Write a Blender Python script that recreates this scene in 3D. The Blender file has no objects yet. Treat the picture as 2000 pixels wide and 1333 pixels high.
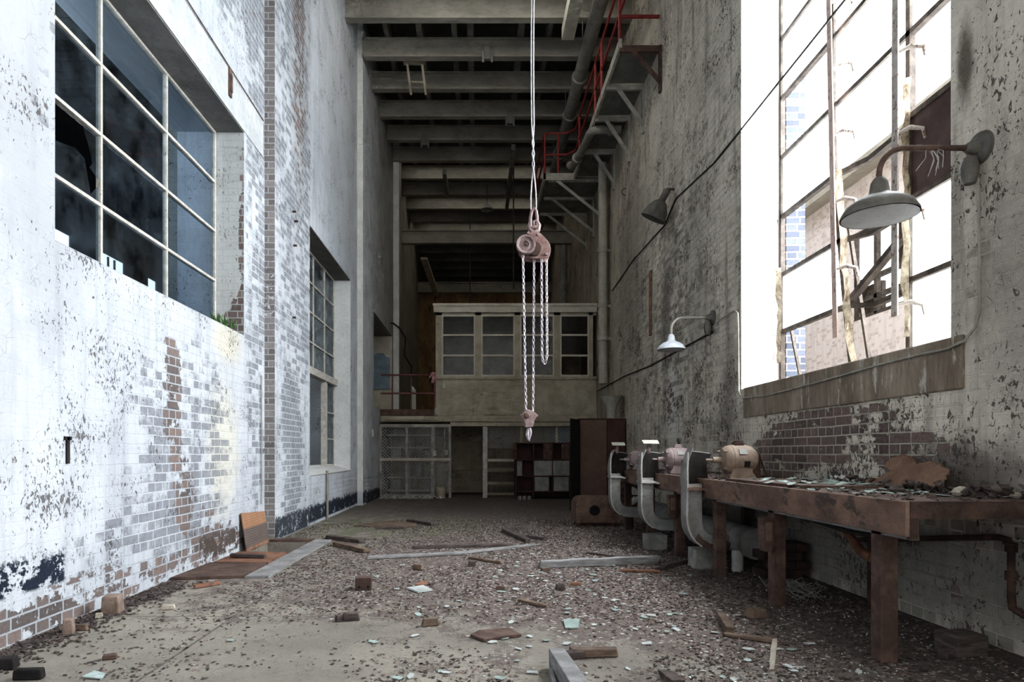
import bpy, math, random
from mathutils import Vector, Matrix
R = random.Random(7)
SC = bpy.context.scene
COL = SC.collection
F, CX, CY, H = 1225.0, 934.0, 886.0, 1.15      # focal length (px), vanishing point, eye height (m)

def P(px, py, Y):                    # a pixel at a measured depth -> metres
    return Vector(((px-CX)*Y/F, Y, H-(py-CY)*Y/F))
def FL(px, py, z=0.0):               # a pixel on the floor
    Y = (H-z)*F/(py-CY)
    return Vector(((px-CX)*Y/F, Y, z))

# ------------------------------------------------------------------ mesh helpers
class MB:
    def __init__(s): s.v = []; s.f = []; s.sm = []
    def add(s, vs, fs, smooth=False):
        n = len(s.v); s.v += [tuple(v) for v in vs]
        s.f += [tuple(i+n for i in f) for f in fs]; s.sm += [smooth]*len(fs)
        return s
    def box(s, x0, x1, y0, y1, z0, z1):
        vs = [(x, y, z) for x in (x0, x1) for y in (y0, y1) for z in (z0, z1)]
        return s.add(vs, [(0,1,3,2),(4,6,7,5),(0,4,5,1),(2,3,7,6),(0,2,6,4),(1,5,7,3)])
    def obox(s, c, d, M=None, taper=1.0):
        vs = []
        for x in (-.5, .5):
            for y in (-.5, .5):
                for z in (-.5, .5):
                    k = taper if z > 0 else 1
                    p = Vector((x*d[0]*k, y*d[1]*k, z*d[2]))
                    vs.append((M @ p if M else p) + Vector(c))
        return s.add(vs, [(0,1,3,2),(4,6,7,5),(0,4,5,1),(2,3,7,6),(0,2,6,4),(1,5,7,3)])
    def bar(s, p, q, w, h, up=(0,0,1)):
        p, q = Vector(p), Vector(q); d = (q-p).normalized(); up = Vector(up)
        if abs(d.dot(up)) > .98: up = Vector((0,1,0)) if abs(d.y) < .9 else Vector((1,0,0))
        a = d.cross(up).normalized(); b = a.cross(d)
        vs = [e+a*i*w/2+b*j*h/2 for e in (p, q) for i, j in ((-1,-1),(1,-1),(1,1),(-1,1))]
        return s.add(vs, [(3,2,1,0),(4,5,6,7),(0,1,5,4),(1,2,6,5),(2,3,7,6),(3,0,4,7)])
    def tube(s, pts, r, n=10, closed=False, caps=True):
        pts = [Vector(p) for p in pts]; m = len(pts); prev = None; vs = []
        for i, p in enumerate(pts):
            if closed: d = pts[(i+1) % m]-pts[i-1]
            else: d = pts[min(i+1, m-1)]-pts[max(i-1, 0)]
            d.normalize()
            if prev is None:
                a = d.cross(Vector((0,0,1)))
                if a.length < .05: a = d.cross(Vector((0,1,0)))
            else: a = prev-d*prev.dot(d)
            a.normalize(); prev = a; b = d.cross(a)
            rr = r[i] if isinstance(r, (list, tuple)) else r
            vs += [p+a*math.cos(2*math.pi*k/n)*rr+b*math.sin(2*math.pi*k/n)*rr for k in range(n)]
        fs = []
        for i in range(m if closed else m-1):
            j = (i+1) % m
            for k in range(n):
                l = (k+1) % n
                fs.append((i*n+k, i*n+l, j*n+l, j*n+k))
        if caps and not closed:
            fs += [tuple(range(n-1, -1, -1)), tuple(range((m-1)*n, m*n))]
        return s.add(vs, fs, True)
    def lathe(s, prof, c=(0,0,0), axis='z', n=28):      # prof: (radius, height)
        vs = []; c = Vector(c)
        for r, h in prof:
            for k in range(n):
                a = 2*math.pi*k/n; x, y = r*math.cos(a), r*math.sin(a)
                v = {'z': (x, y, h), 'x': (h, x, y), 'y': (y, h, x)}[axis]
                vs.append(c+Vector(v))
        fs = []
        for i in range(len(prof)-1):
            for k in range(n):
                l = (k+1) % n
                fs.append((i*n+k, i*n+l, (i+1)*n+l, (i+1)*n+k))
        if prof[0][0] > 1e-4: fs.append(tuple(range(n-1, -1, -1)))
        if prof[-1][0] > 1e-4: fs.append(tuple(range((len(prof)-1)*n, len(prof)*n)))
        return s.add(vs, fs, True)
    def prism(s, poly, a0, a1, axis='y'):               # poly in the plane across the axis
        def pt(u, w, a): return {'y': (u, a, w), 'x': (a, u, w), 'z': (u, w, a)}[axis]
        n = len(poly)
        vs = [pt(u, w, a0) for u, w in poly]+[pt(u, w, a1) for u, w in poly]
        fs = [tuple(range(n)), tuple(range(2*n-1, n-1, -1))]
        fs += [(i, i+n, (i+1) % n+n, (i+1) % n) for i in range(n)]
        return s.add(vs, fs)
    def build(s, name, mat, parent=None, bevel=0, M=None):
        me = bpy.data.meshes.new(name)
        me.from_pydata(s.v, [], s.f)
        import bmesh
        b = bmesh.new(); b.from_mesh(me)
        bmesh.ops.recalc_face_normals(b, faces=b.faces)
        b.to_mesh(me); b.free()
        for p, q in zip(me.polygons, s.sm): p.use_smooth = q
        if any(s.sm):
            me.set_sharp_from_angle(angle=math.radians(40))
        me.materials.append(mat)
        o = bpy.data.objects.new(name, me); COL.objects.link(o)
        if parent: o.parent = parent
        if M: o.matrix_local = M
        if bevel:
            m = o.modifiers.new('bevel', 'BEVEL'); m.width = bevel; m.segments = 2; m.limit_method = 'ANGLE'
        return o

def tag(o, label=None, cat=None, group=None, kind=None):
    if label: o['label'] = label
    if cat: o['category'] = cat
    if group: o['group'] = group
    if kind: o['kind'] = kind
    return o
def empty(name, loc=(0,0,0), label=None, cat=None, group=None, rz=0):
    o = bpy.data.objects.new(name, None); COL.objects.link(o)
    o.location = loc; o.rotation_euler = (0, 0, rz); o.empty_display_size = .1
    return tag(o, label, cat, group)
def struct(o): o['kind'] = 'structure'; return o
def dup(root, loc=None, label=None, rz=None):
    r = root.copy(); COL.objects.link(r)
    if loc is not None: r.location = loc
    if rz is not None: r.rotation_euler = (0, 0, rz)
    if label: r['label'] = label
    for ch in list(root.children):
        c = ch.copy(); COL.objects.link(c); c.parent = r
        for g in list(ch.children):
            d = g.copy(); COL.objects.link(d); d.parent = c
    return r
def arc(c, r, a0, a1, n, plane='xz'):
    out = []
    for i in range(n+1):
        a = math.radians(a0+(a1-a0)*i/n); u, w = math.cos(a)*r, math.sin(a)*r
        out.append(Vector(c)+Vector({'xz': (u, 0, w), 'xy': (u, w, 0), 'yz': (0, u, w)}[plane]))
    return out

# ------------------------------------------------------------------ node helpers
class N:
    def __init__(s, name):
        s.m = bpy.data.materials.new(name); s.m.use_nodes = True
        s.t = s.m.node_tree; s.t.nodes.clear()
        s.out = s.t.nodes.new('ShaderNodeOutputMaterial')
    def n(s, typ, **kw):
        o = s.t.nodes.new('ShaderNode'+typ)
        for k, v in kw.items(): setattr(o, k, v)
        return o
    def set(s, sock, v):
        if isinstance(v, bpy.types.NodeSocket): s.t.links.new(v, sock)
        elif v is not None:
            if isinstance(v, (tuple, list)) and sock.type == 'RGBA' and len(v) == 3: v = (*v, 1)
            sock.default_value = v
    def math(s, op, a, b=None, c=None, clamp=False):
        o = s.n('Math', operation=op, use_clamp=clamp)
        for i, v in enumerate((a, b, c)):
            if v is not None: s.set(o.inputs[i], v)
        return o.outputs[0]
    def add(s, a, b): return s.math('ADD', a, b)
    def mul(s, a, b): return s.math('MULTIPLY', a, b)
    def sub(s, a, b): return s.math('SUBTRACT', a, b)
    def coord(s, which='Object'): return s.n('TexCoord').outputs[which]
    def sep(s, v):
        o = s.n('SeparateXYZ'); s.set(o.inputs[0], v); return o.outputs
    def comb(s, x, y, z=0.0):
        o = s.n('CombineXYZ')
        for i, v in enumerate((x, y, z)): s.set(o.inputs[i], v)
        return o.outputs[0]
    def vmul(s, v, k):
        o = s.n('VectorMath', operation='MULTIPLY'); s.set(o.inputs[0], v); s.set(o.inputs[1], k); return o.outputs[0]
    def noise(s, v, scale, detail=4, rough=.6, dist=0):
        o = s.n('TexNoise'); s.set(o.inputs['Vector'], v); o.inputs['Scale'].default_value = scale
        o.inputs['Detail'].default_value = detail; o.inputs['Roughness'].default_value = rough; o.inputs['Distortion'].default_value = dist
        return o.outputs['Fac']
    def voro(s, v, scale, feature='F1', out='Distance', rnd=1):
        o = s.n('TexVoronoi', feature=feature); s.set(o.inputs['Vector'], v); o.inputs['Scale'].default_value = scale
        o.inputs['Randomness'].default_value = rnd
        return o.outputs[out]
    def step(s, v, a, b):            # smooth 0..1 from a to b
        o = s.n('MapRange', interpolation_type='SMOOTHSTEP'); s.set(o.inputs[0], v)
        o.inputs[1].default_value = a; o.inputs[2].default_value = b
        return o.outputs[0]
    def mix(s, f, a, b, mode='MIX'):
        o = s.n('Mix', data_type='RGBA', blend_type=mode); o.clamp_factor = True
        s.set(o.inputs[0], f); s.set(o.inputs[6], a); s.set(o.inputs[7], b); return o.outputs[2]
    def ramp(s, f, stops):
        o = s.n('ValToRGB'); s.set(o.inputs[0], f); e = o.color_ramp.elements
        while len(e) < len(stops): e.new(.5)
        for x, (p, c) in zip(e, stops): x.position = p; x.color = (*c, 1)
        return o.outputs[0]
    def bump(s, h, strength=.5, dist=.01):
        o = s.n('Bump'); s.set(o.inputs['Height'], h); o.inputs['Strength'].default_value = strength
        o.inputs['Distance'].default_value = dist; return o.outputs[0]
    def done(s, col, rough=.85, metal=0., normal=None, spec=.3, **kw):
        b = s.n('BsdfPrincipled'); s.set(b.inputs['Base Color'], col); s.set(b.inputs['Roughness'], rough)
        s.set(b.inputs['Metallic'], metal); b.inputs['Specular IOR Level'].default_value = spec
        if normal is not None: s.set(b.inputs['Normal'], normal)
        for k, v in kw.items(): s.set(b.inputs[k.replace('_', ' ')], v)
        s.t.links.new(b.outputs[0], s.out.inputs[0]); return s.m

def worn(name, c1, c2, scale=8, rough=.8, metal=0., bump=.3, stretch=(1,1,1), c3=None, t=.6, spec=.3):
    """two tones broken up by noise, an optional third in patches"""
    g = N(name); v = g.vmul(g.coord(), stretch)
    a = g.noise(v, scale, 6, .65); f = g.noise(v, scale*7, 4, .7)
    col = g.mix(g.step(a, .35, .68), c1, c2)
    col = g.mix(g.mul(g.step(f, .45, .75), .35), col, tuple(x*.35 for x in c1))
    if c3: col = g.mix(g.step(g.noise(g.vmul(v, (1.3, 1.1, .9)), scale*1.7, 5, .7), t, t+.08), col, c3)
    nm = g.bump(g.add(g.mul(a, .5), f), bump, .01)
    return g.done(col, rough, metal, nm, spec)

RUST = worn('rust', (.060,.037,.030), (.135,.085,.068), 6, .9, bump=.4, c3=(.032,.022,.02), t=.6)
RUSTL = worn('rust_bench', (.10,.062,.047), (.205,.13,.095), 5, .85, bump=.35, stretch=(1,.5,1), c3=(.06,.045,.038), t=.56)
RUSTD = worn('rust_dark', (.025,.016,.013), (.075,.043,.033), 7, .9, bump=.4)
RUSTO = worn('rust_orange', (.15,.068,.04), (.25,.125,.08), 5, .85, bump=.5, c3=(.10,.06,.05), t=.58)
LOCK = worn('locker_brown', (.10,.062,.05), (.135,.085,.068), 2, .6, bump=.1)
LOCKD = worn('locker_dark', (.05,.024,.02), (.075,.035,.03), 3, .7, bump=.1)
BLACK = worn('black_and_shade', (.008,.007,.007), (.02,.017,.016), 5, .95, bump=.1)  # black things, and shade painted into hood scoops, holes and the locker door
GREYM = worn('galvanised', (.20,.198,.19), (.34,.33,.315), 5, .6, .25, .2, c3=(.20,.16,.12), t=.66)
GREYL = worn('galvanised_light', (.38,.37,.345), (.52,.51,.48), 6, .6, .1, .2, c3=(.30,.24,.18), t=.68)
CREAM = worn('cream_paint', (.27,.238,.18), (.39,.35,.275), 3, .8, bump=.2, c3=(.18,.145,.11), t=.62)
CREAML = worn('cream_paint_light', (.40,.37,.31), (.5,.47,.40), 4, .8, bump=.2, c3=(.22,.17,.13), t=.66)
BEAM = worn('beam_paint', (.18,.171,.148), (.285,.27,.237), 1.6, .85, bump=.15, stretch=(.5,1,1), c3=(.14,.10,.07), t=.66)
JOIST = worn('joist', (.13,.125,.11), (.22,.21,.185), 3, .9, bump=.2)
SHEET = worn('roof_sheet', (.05,.05,.046), (.10,.098,.09), 1.2, .9, bump=.2)
CAT = worn('catwalk_paint', (.26,.25,.22), (.40,.385,.34), 4, .8, bump=.2, c3=(.15,.10,.07), t=.64)
PLATE = worn('deck_plate', (.11,.11,.10), (.17,.17,.155), 3, .85, bump=.2)
RED = worn('red_rail', (.17,.022,.02), (.25,.038,.033), 9, .6, bump=.15, c3=(.14,.03,.03), t=.66)
MAROON = worn('maroon_rail', (.12,.04,.045), (.18,.07,.07), 9, .7, bump=.15)
PIPE = worn('pipe_grey', (.16,.155,.14), (.26,.25,.22), 3, .75, bump=.15, c3=(.11,.085,.065), t=.66)
PIPEL = worn('pipe_cream', (.28,.265,.225), (.37,.35,.30), 3, .75, bump=.15, c3=(.18,.14,.11), t=.66)
WOODG = worn('wood_grey', (.17,.165,.165), (.30,.295,.295), 6, .9, bump=.5, stretch=(1,1,6))
WOODB = worn('wood_brown', (.09,.062,.048), (.20,.14,.10), 6, .9, bump=.6, stretch=(1,1,6))
WOODD = worn('wood_dark', (.045,.036,.034), (.12,.093,.084), 7, .95, bump=.6, stretch=(1,1,6))
BRICKB = worn('loose_brick', (.17,.12,.095), (.30,.22,.18), 9, .95, bump=.6)
STONE = worn('rubble', (.33,.29,.24), (.48,.43,.36), 9, .95, bump=.7)
MOTOR1 = worn('motor_tan', (.19,.14,.105), (.275,.21,.16), 7, .65, bump=.2, c3=(.20,.11,.07), t=.62)
MOTOR2 = worn('motor_pink', (.19,.145,.14), (.28,.22,.215), 7, .65, bump=.2, c3=(.18,.10,.08), t=.62)
HOISTM = worn('hoist_pink', (.17,.12,.115), (.29,.215,.21), 14, .6, .2, .3, c3=(.16,.07,.055), t=.58)
HOISTR = worn('hoist_red', (.13,.07,.06), (.23,.14,.13), 16, .6, .1, .3, c3=(.36,.31,.29), t=.6)
CHAINM = worn('chain_steel', (.28,.24,.26), (.55,.50,.54), 30, .45, .6, .2, c3=(.2,.12,.11), t=.62)
ROPE = worn('wire_rope', (.30,.295,.31), (.48,.47,.50), 30, .5, .3, .3, stretch=(1,1,.6))
LAMPG = worn('lamp_grey', (.085,.08,.07), (.14,.13,.115), 7, .55, bump=.1, c3=(.12,.08,.06), t=.66)
LAMPI = worn('lamp_inner', (.30,.32,.34), (.40,.42,.44), 5, .5, bump=.05)
LAMPW = worn('lamp_white', (.56,.60,.66), (.70,.74,.80), 6, .5, bump=.1, c3=(.38,.35,.33), t=.68)
CABLE = worn('cable_black', (.02,.018,.016), (.05,.045,.04), 10, .8, bump=.1)
CONDUIT = worn('conduit', (.22,.21,.18), (.34,.325,.28), 8, .8, bump=.2, c3=(.12,.1,.08), t=.62)
FRAMEW = worn('frame_white', (.42,.40,.35), (.62,.60,.55), 12, .85, bump=.5, c3=(.20,.15,.11), t=.6)
FRAMEB = worn('frame_rust', (.045,.036,.03), (.12,.098,.08), 9, .85, bump=.5, c3=(.30,.27,.235), t=.68)
BARW = worn('opening_bar', (.36,.32,.29), (.50,.46,.42), 10, .8, bump=.5, c3=(.13,.07,.05), t=.54)
PINKBAR = worn('opening_bar_pink', (.50,.36,.31), (.58,.45,.40), 10, .8, bump=.5, c3=(.18,.09,.07), t=.56)
BLUEG = worn('blue_panel', (.15,.21,.27), (.22,.29,.36), 4, .7, bump=.1)
SIGNW = worn('pale_plate', (.36,.36,.30), (.46,.46,.40), 5, .7, bump=.1)
CONC = worn('concrete', (.17,.165,.155), (.30,.29,.27), 6, .95, bump=.5)
SILLM = worn('sill_render', (.17,.135,.10), (.31,.26,.20), 2.2, .95, bump=.5, stretch=(1,2.5,.6), c3=(.46,.43,.37), t=.57)
PIT = worn('pit', (.025,.017,.014), (.06,.04,.03), 6, .95, bump=.5)
WHITEP = worn('white_can', (.40,.40,.38), (.56,.56,.53), 8, .7, bump=.2)
MESHW = worn('mesh_wire', (.36,.36,.35), (.48,.48,.47), 12, .6, bump=.1)
LEAFG = worn('weed_green', (.05,.10,.035), (.10,.17,.06), 12, .8, bump=.1)
BOARDB = worn('board_brown', (.055,.035,.032), (.085,.055,.05), 2, .85, bump=.1)
GLASSSH = worn('shard_green', (.30,.39,.36), (.46,.56,.53), 4, .25, bump=.05, spec=.6)
GLASSSW = worn('shard_white', (.42,.46,.45), (.58,.61,.60), 4, .3, bump=.05, spec=.6)
PLASTERW = worn('plaster_white', (.52,.53,.52), (.64,.65,.64), 3, .9, bump=.3, c3=(.36,.34,.31), t=.64)

def glass(name, tint, refl, rough=.02, dirt=(.3,.33,.36), dirtamt=.12):
    g = N(name)
    tr = g.n('BsdfTransparent'); g.set(tr.inputs[0], tint)
    gl = g.n('BsdfGlossy'); gl.inputs['Roughness'].default_value = rough; g.set(gl.inputs[0], (.9,.95,1))
    df = g.n('BsdfDiffuse'); g.set(df.inputs[0], dirt)
    lw = g.n('LayerWeight'); lw.inputs[0].default_value = .35
    m1 = g.n('MixShader'); g.set(m1.inputs[0], g.math('MULTIPLY_ADD', lw.outputs['Fresnel'], refl, .02))
    g.t.links.new(tr.outputs[0], m1.inputs[1]); g.t.links.new(gl.outputs[0], m1.inputs[2])
    m2 = g.n('MixShader'); nz = g.noise(g.coord(), 2.5, 5, .7)
    g.set(m2.inputs[0], g.mul(g.step(nz, .3, .8), dirtamt))
    g.t.links.new(m1.outputs[0], m2.inputs[1]); g.t.links.new(df.outputs[0], m2.inputs[2])
    g.t.links.new(m2.outputs[0], g.out.inputs[0]); return g.m
GL_LEFT = glass('glass_blue', (.40,.50,.60), .22, .04, (.12,.16,.20), .22)
GL_GREY = glass('glass_grey', (.4,.45,.48), .3, .15, (.26,.30,.32), .75)
GL_CABIN = glass('glass_cabin', (.22,.21,.19), .4, .15, (.07,.066,.06), .5)
def frosted():
    g = N('frosted_wired_glass'); co = g.coord(); x = g.sep(co)
    uv = g.comb(g.mul(x[1], 1.0), g.mul(x[2], 1.0))
    wire = g.step(g.voro(uv, 42, 'DISTANCE_TO_EDGE', 'Distance', .15), .10, .04)
    grime = g.step(g.noise(co, 2.2, 5, .65), .56, .80)
    c = g.mix(g.mul(wire, .25), (.93,.97,.96), (.55,.6,.58))
    c = g.mix(g.mul(grime, .35), c, (.55,.45,.28))
    t = g.n('BsdfTranslucent'); g.set(t.inputs[0], c)
    d = g.n('BsdfDiffuse'); g.set(d.inputs[0], c)
    tr = g.n('BsdfTransparent'); g.set(tr.inputs[0], (.95,.97,.97))
    m = g.n('MixShader'); m.inputs[0].default_value = .15
    g.t.links.new(t.outputs[0], m.inputs[1]); g.t.links.new(d.outputs[0], m.inputs[2])
    m2 = g.n('MixShader'); m2.inputs[0].default_value = .25
    g.t.links.new(m.outputs[0], m2.inputs[1]); g.t.links.new(tr.outputs[0], m2.inputs[2])
    g.t.links.new(m2.outputs[0], g.out.inputs[0]); return g.m
FROST = frosted()
def film():
    g = N('torn_plastic'); nz = g.noise(g.vmul(g.coord(), (1,3,1)), 9, 5, .7)
    c = g.mix(g.step(nz, .35, .65), (.42,.37,.28), (.13,.095,.065))
    t = g.n('BsdfTranslucent'); g.set(t.inputs[0], c); d = g.n('BsdfDiffuse'); g.set(d.inputs[0], c); tr = g.n('BsdfTransparent')
    m = g.n('MixShader'); m.inputs[0].default_value = .6; g.t.links.new(t.outputs[0], m.inputs[1]); g.t.links.new(d.outputs[0], m.inputs[2])
    m2 = g.n('MixShader'); g.set(m2.inputs[0], g.mul(g.step(nz, .55, .72), .7)); g.t.links.new(m.outputs[0], m2.inputs[1]); g.t.links.new(tr.outputs[0], m2.inputs[2])
    g.t.links.new(m2.outputs[0], g.out.inputs[0]); return g.m
FILM = film()

# ------------------------------------------------------------------ masonry
def masonry(name, paint, paint2, thin, bricks, spots, bias, gspots, gbias, specks=.5, sbias=0., streak=.35,
            plaster_from=None, navy=None, dirt_y=None, bump=.5, tint=(), smooth=None, sspots=(), flake=30):
    g = N(name); co = g.coord(); x, y, z = g.sep(co)[:3]
    nx = g.sep(g.n('NewGeometry').outputs['Normal'])[0]
    isx = g.math('GREATER_THAN', g.math('ABSOLUTE', nx), .5)
    u = g.add(g.mul(isx, y), g.mul(g.sub(1., isx), x))
    w = g.noise(co, 3, 2); uu = g.add(u, g.mul(g.sub(w, .5), .02)); zz = g.add(z, g.mul(g.sub(w, .5), .016))
    v = g.comb(u, z, g.mul(x, .2))
    bt = g.n('TexBrick', offset=.5, squash=.52, squash_frequency=2)
    g.set(bt.inputs['Vector'], g.comb(uu, zz))
    for k, val in (('Scale', 1), ('Mortar Size', .0075), ('Mortar Smooth', .25), ('Brick Width', .235), ('Row Height', .0815), ('Bias', 0)):
        bt.inputs[k].default_value = val
    g.set(bt.inputs['Color1'], (0,0,0)); g.set(bt.inputs['Color2'], (1,1,1)); g.set(bt.inputs['Mortar'], (.5,.5,.5))
    mort = bt.outputs['Fac']; rnd = g.sep(bt.outputs['Color'])[0]
    def spotsum(spots):
        acc = None
        for (u0, z0, ru, rz, amp) in spots:
            a = g.mul(g.sub(u, u0), 1/ru); b = g.mul(g.sub(z, z0), 1/rz)
            d = g.math('SQRT', g.add(g.mul(a, a), g.mul(b, b)))
            e = g.mul(g.step(d, 1.0, .35), amp); acc = e if acc is None else g.add(acc, e)
        return acc if acc is not None else 0.
    nb = g.noise(v, 1.1, 5, .6); nm = g.noise(v, 7, 6, .65); nf = g.noise(v, 38, 4, .7)
    mixn = g.add(g.mul(g.sub(nb, .5), .9), g.add(g.mul(g.sub(nm, .5), 1.3), g.mul(g.sub(nf, .5), .6)))
    jit = g.mul(g.sub(rnd, .5), .42)
    bare = g.step(g.add(g.add(mixn, jit), g.add(spotsum(spots), bias-.0)), -.03, .05)
    ghost = g.mul(g.step(g.add(g.add(g.mul(mixn, 1.), g.mul(g.sub(rnd, .5), .8)), g.add(spotsum(gspots), gbias)), -.15, .35), g.sub(1., g.mul(mort, .9)))
    brickvis = 1.
    if plaster_from is not None:
        brickvis = g.step(u, plaster_from+.05, plaster_from-.05)
        brickvis = g.math('MAXIMUM', brickvis, g.step(z, .75, .65))
        ghost = g.mul(ghost, brickvis)
    # paint with streaks running down the wall
    sv = g.comb(g.mul(u, 5.), g.mul(z, .45), x)
    st = g.noise(sv, 1.4, 6, .65)
    pc = g.mix(g.step(nb, .3, .7), paint, paint2)
    pc = g.mix(g.mul(g.step(st, .45, .75), streak), pc, tuple(c*.42 for c in paint2))
    pc = g.mix(g.mul(g.step(nf, .5, .8), .25), pc, tuple(c*.6 for c in paint2))
    for (u0, z0, ru, rz, amt, c) in tint:
        a = g.mul(g.sub(u, u0), 1/ru); b = g.mul(g.sub(z, z0), 1/rz)
        d = g.math('SQRT', g.add(g.mul(a, a), g.mul(b, b)))
        d = g.add(d, g.mul(g.sub(nm, .5), .8))
        pc = g.mix(g.mul(g.step(d, 1., .3), amt), pc, c)
    # flaked-off specks and cracks, longer than wide
    fv = g.comb(g.mul(u, 1.), g.mul(z, .62), x)
    s1 = g.noise(fv, flake, 3, .62, .8); s2 = g.noise(v, 2.2, 3, .6)
    spk = g.step(g.add(g.add(s1, g.mul(g.sub(s2, .5), .55)), spotsum(sspots)), .70-sbias, .735-sbias)
    crack = g.step(g.voro(g.comb(g.mul(uu, 1.), g.mul(zz, 1.)), 9, 'DISTANCE_TO_EDGE'), .018, .004)
    crack = g.mul(crack, g.step(g.noise(v, 5, 2), .52, .66))
    spk = g.math('MAXIMUM', spk, g.mul(crack, .3))
    bc = g.ramp(rnd, [(0., bricks[0]), (.5, bricks[1]), (1., bricks[2])])
    bc = g.mix(g.mul(g.step(nf, .4, .75), .45), bc, tuple(c*.45 for c in bricks[1]))
    bc = g.mix(mort, bc, tuple(c*.8 for c in paint2))
    bc = g.mix(brickvis, (.2,.19,.18), bc)
    col = g.mix(g.mul(ghost, .85), pc, g.mix(g.mul(g.step(nm,.4,.6),.6), thin, tuple(c*.6 for c in thin)))
    col = g.mix(g.mul(spk, specks), col, (.06,.05,.045))
    col = g.mix(bare, col, bc)
    if navy:
        for (y0, y1, z0, z1, c, th) in navy:
            b = g.mul(g.mul(g.step(u, y0-.02, y0+.02), g.step(u, y1+.02, y1-.02)),
                      g.mul(g.step(z, z0-.01, z0+.02), g.step(g.add(z, g.mul(g.sub(nm, .5), .35)), z1+.02, z1-.02)))
            b = g.mul(b, g.step(g.add(nm, g.mul(g.sub(nf, .5), .5)), th-.03, th+.03))
            col = g.mix(b, col, c)
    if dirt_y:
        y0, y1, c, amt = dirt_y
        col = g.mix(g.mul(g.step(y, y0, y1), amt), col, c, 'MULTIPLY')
    if smooth: brickvis = g.mul(brickvis, g.math('MAXIMUM', g.math('MULTIPLY_ADD', g.step(u, *smooth), .88, .12), ghost))
    hgt = g.add(g.mul(g.mul(mort, brickvis), -1.0), g.add(g.mul(bare, -.5), g.add(g.mul(spk, -.6), g.add(g.mul(nf, .35), g.mul(nm, .4)))))
    return g.done(col, .9, 0., g.bump(hgt, bump, .012), .2)

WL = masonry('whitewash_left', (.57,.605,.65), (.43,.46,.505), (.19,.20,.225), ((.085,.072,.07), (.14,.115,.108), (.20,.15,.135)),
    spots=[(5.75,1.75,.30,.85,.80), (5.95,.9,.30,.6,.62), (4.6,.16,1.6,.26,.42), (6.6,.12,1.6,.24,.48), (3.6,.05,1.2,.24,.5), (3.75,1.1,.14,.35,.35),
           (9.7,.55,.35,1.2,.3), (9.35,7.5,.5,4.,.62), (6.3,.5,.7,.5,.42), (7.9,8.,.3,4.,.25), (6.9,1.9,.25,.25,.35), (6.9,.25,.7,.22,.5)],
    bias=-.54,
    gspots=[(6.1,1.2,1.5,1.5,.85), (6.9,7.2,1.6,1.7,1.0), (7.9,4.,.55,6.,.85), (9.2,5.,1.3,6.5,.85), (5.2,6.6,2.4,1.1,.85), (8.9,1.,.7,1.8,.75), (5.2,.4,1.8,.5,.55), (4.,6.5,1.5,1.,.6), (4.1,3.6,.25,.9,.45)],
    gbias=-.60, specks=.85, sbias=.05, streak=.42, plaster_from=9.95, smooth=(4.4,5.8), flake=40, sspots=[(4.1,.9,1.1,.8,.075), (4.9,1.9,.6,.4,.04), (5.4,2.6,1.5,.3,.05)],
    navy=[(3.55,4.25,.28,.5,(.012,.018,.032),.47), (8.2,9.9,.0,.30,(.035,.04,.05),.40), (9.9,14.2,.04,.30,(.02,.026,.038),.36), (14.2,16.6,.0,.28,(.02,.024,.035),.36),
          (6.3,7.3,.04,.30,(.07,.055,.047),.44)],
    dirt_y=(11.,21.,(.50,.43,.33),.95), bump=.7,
    tint=[(6.9,1.2,.6,1.0,.6,(.62,.59,.46)), (7.0,2.4,.6,.35,.7,(.60,.56,.43)), (4.0,3.4,.7,2.2,.7,(.33,.345,.36)), (12.2,7.,2.4,5.,.65,(.33,.355,.38)), (11.9,3.,2.,3.2,.35,(.46,.53,.59)),
          (3.4,1.6,.5,1.2,.45,(.42,.44,.47)), (9.4,7.5,.7,4.,.5,(.26,.25,.24))])
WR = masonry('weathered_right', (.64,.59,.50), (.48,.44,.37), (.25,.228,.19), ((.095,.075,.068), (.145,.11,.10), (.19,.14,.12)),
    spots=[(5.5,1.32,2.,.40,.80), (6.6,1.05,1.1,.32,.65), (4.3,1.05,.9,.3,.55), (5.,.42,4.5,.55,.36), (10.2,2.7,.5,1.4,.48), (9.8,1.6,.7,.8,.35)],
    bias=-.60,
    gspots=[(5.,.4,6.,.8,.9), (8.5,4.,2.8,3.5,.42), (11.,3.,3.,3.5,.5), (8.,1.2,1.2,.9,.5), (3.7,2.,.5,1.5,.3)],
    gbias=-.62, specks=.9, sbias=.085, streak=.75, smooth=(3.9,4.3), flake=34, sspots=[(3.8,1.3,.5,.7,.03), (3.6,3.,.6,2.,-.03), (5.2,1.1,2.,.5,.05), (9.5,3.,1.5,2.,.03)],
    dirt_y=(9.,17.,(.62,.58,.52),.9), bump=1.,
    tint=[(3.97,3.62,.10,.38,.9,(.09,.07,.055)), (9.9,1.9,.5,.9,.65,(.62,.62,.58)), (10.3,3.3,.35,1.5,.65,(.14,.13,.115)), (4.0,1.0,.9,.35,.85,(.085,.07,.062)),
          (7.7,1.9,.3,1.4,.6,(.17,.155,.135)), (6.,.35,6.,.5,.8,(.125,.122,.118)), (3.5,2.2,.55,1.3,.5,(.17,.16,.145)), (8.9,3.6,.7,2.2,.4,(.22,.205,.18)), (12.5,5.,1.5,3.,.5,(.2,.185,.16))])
WJ = masonry('white_reveal', (.84,.86,.86), (.76,.77,.76), (.5,.5,.48), ((.2,.16,.14), (.24,.2,.18), (.3,.24,.2)),
    spots=[], bias=-.56, gspots=[], gbias=-.7, specks=.7, sbias=.01, streak=.12, bump=.45)
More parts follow.
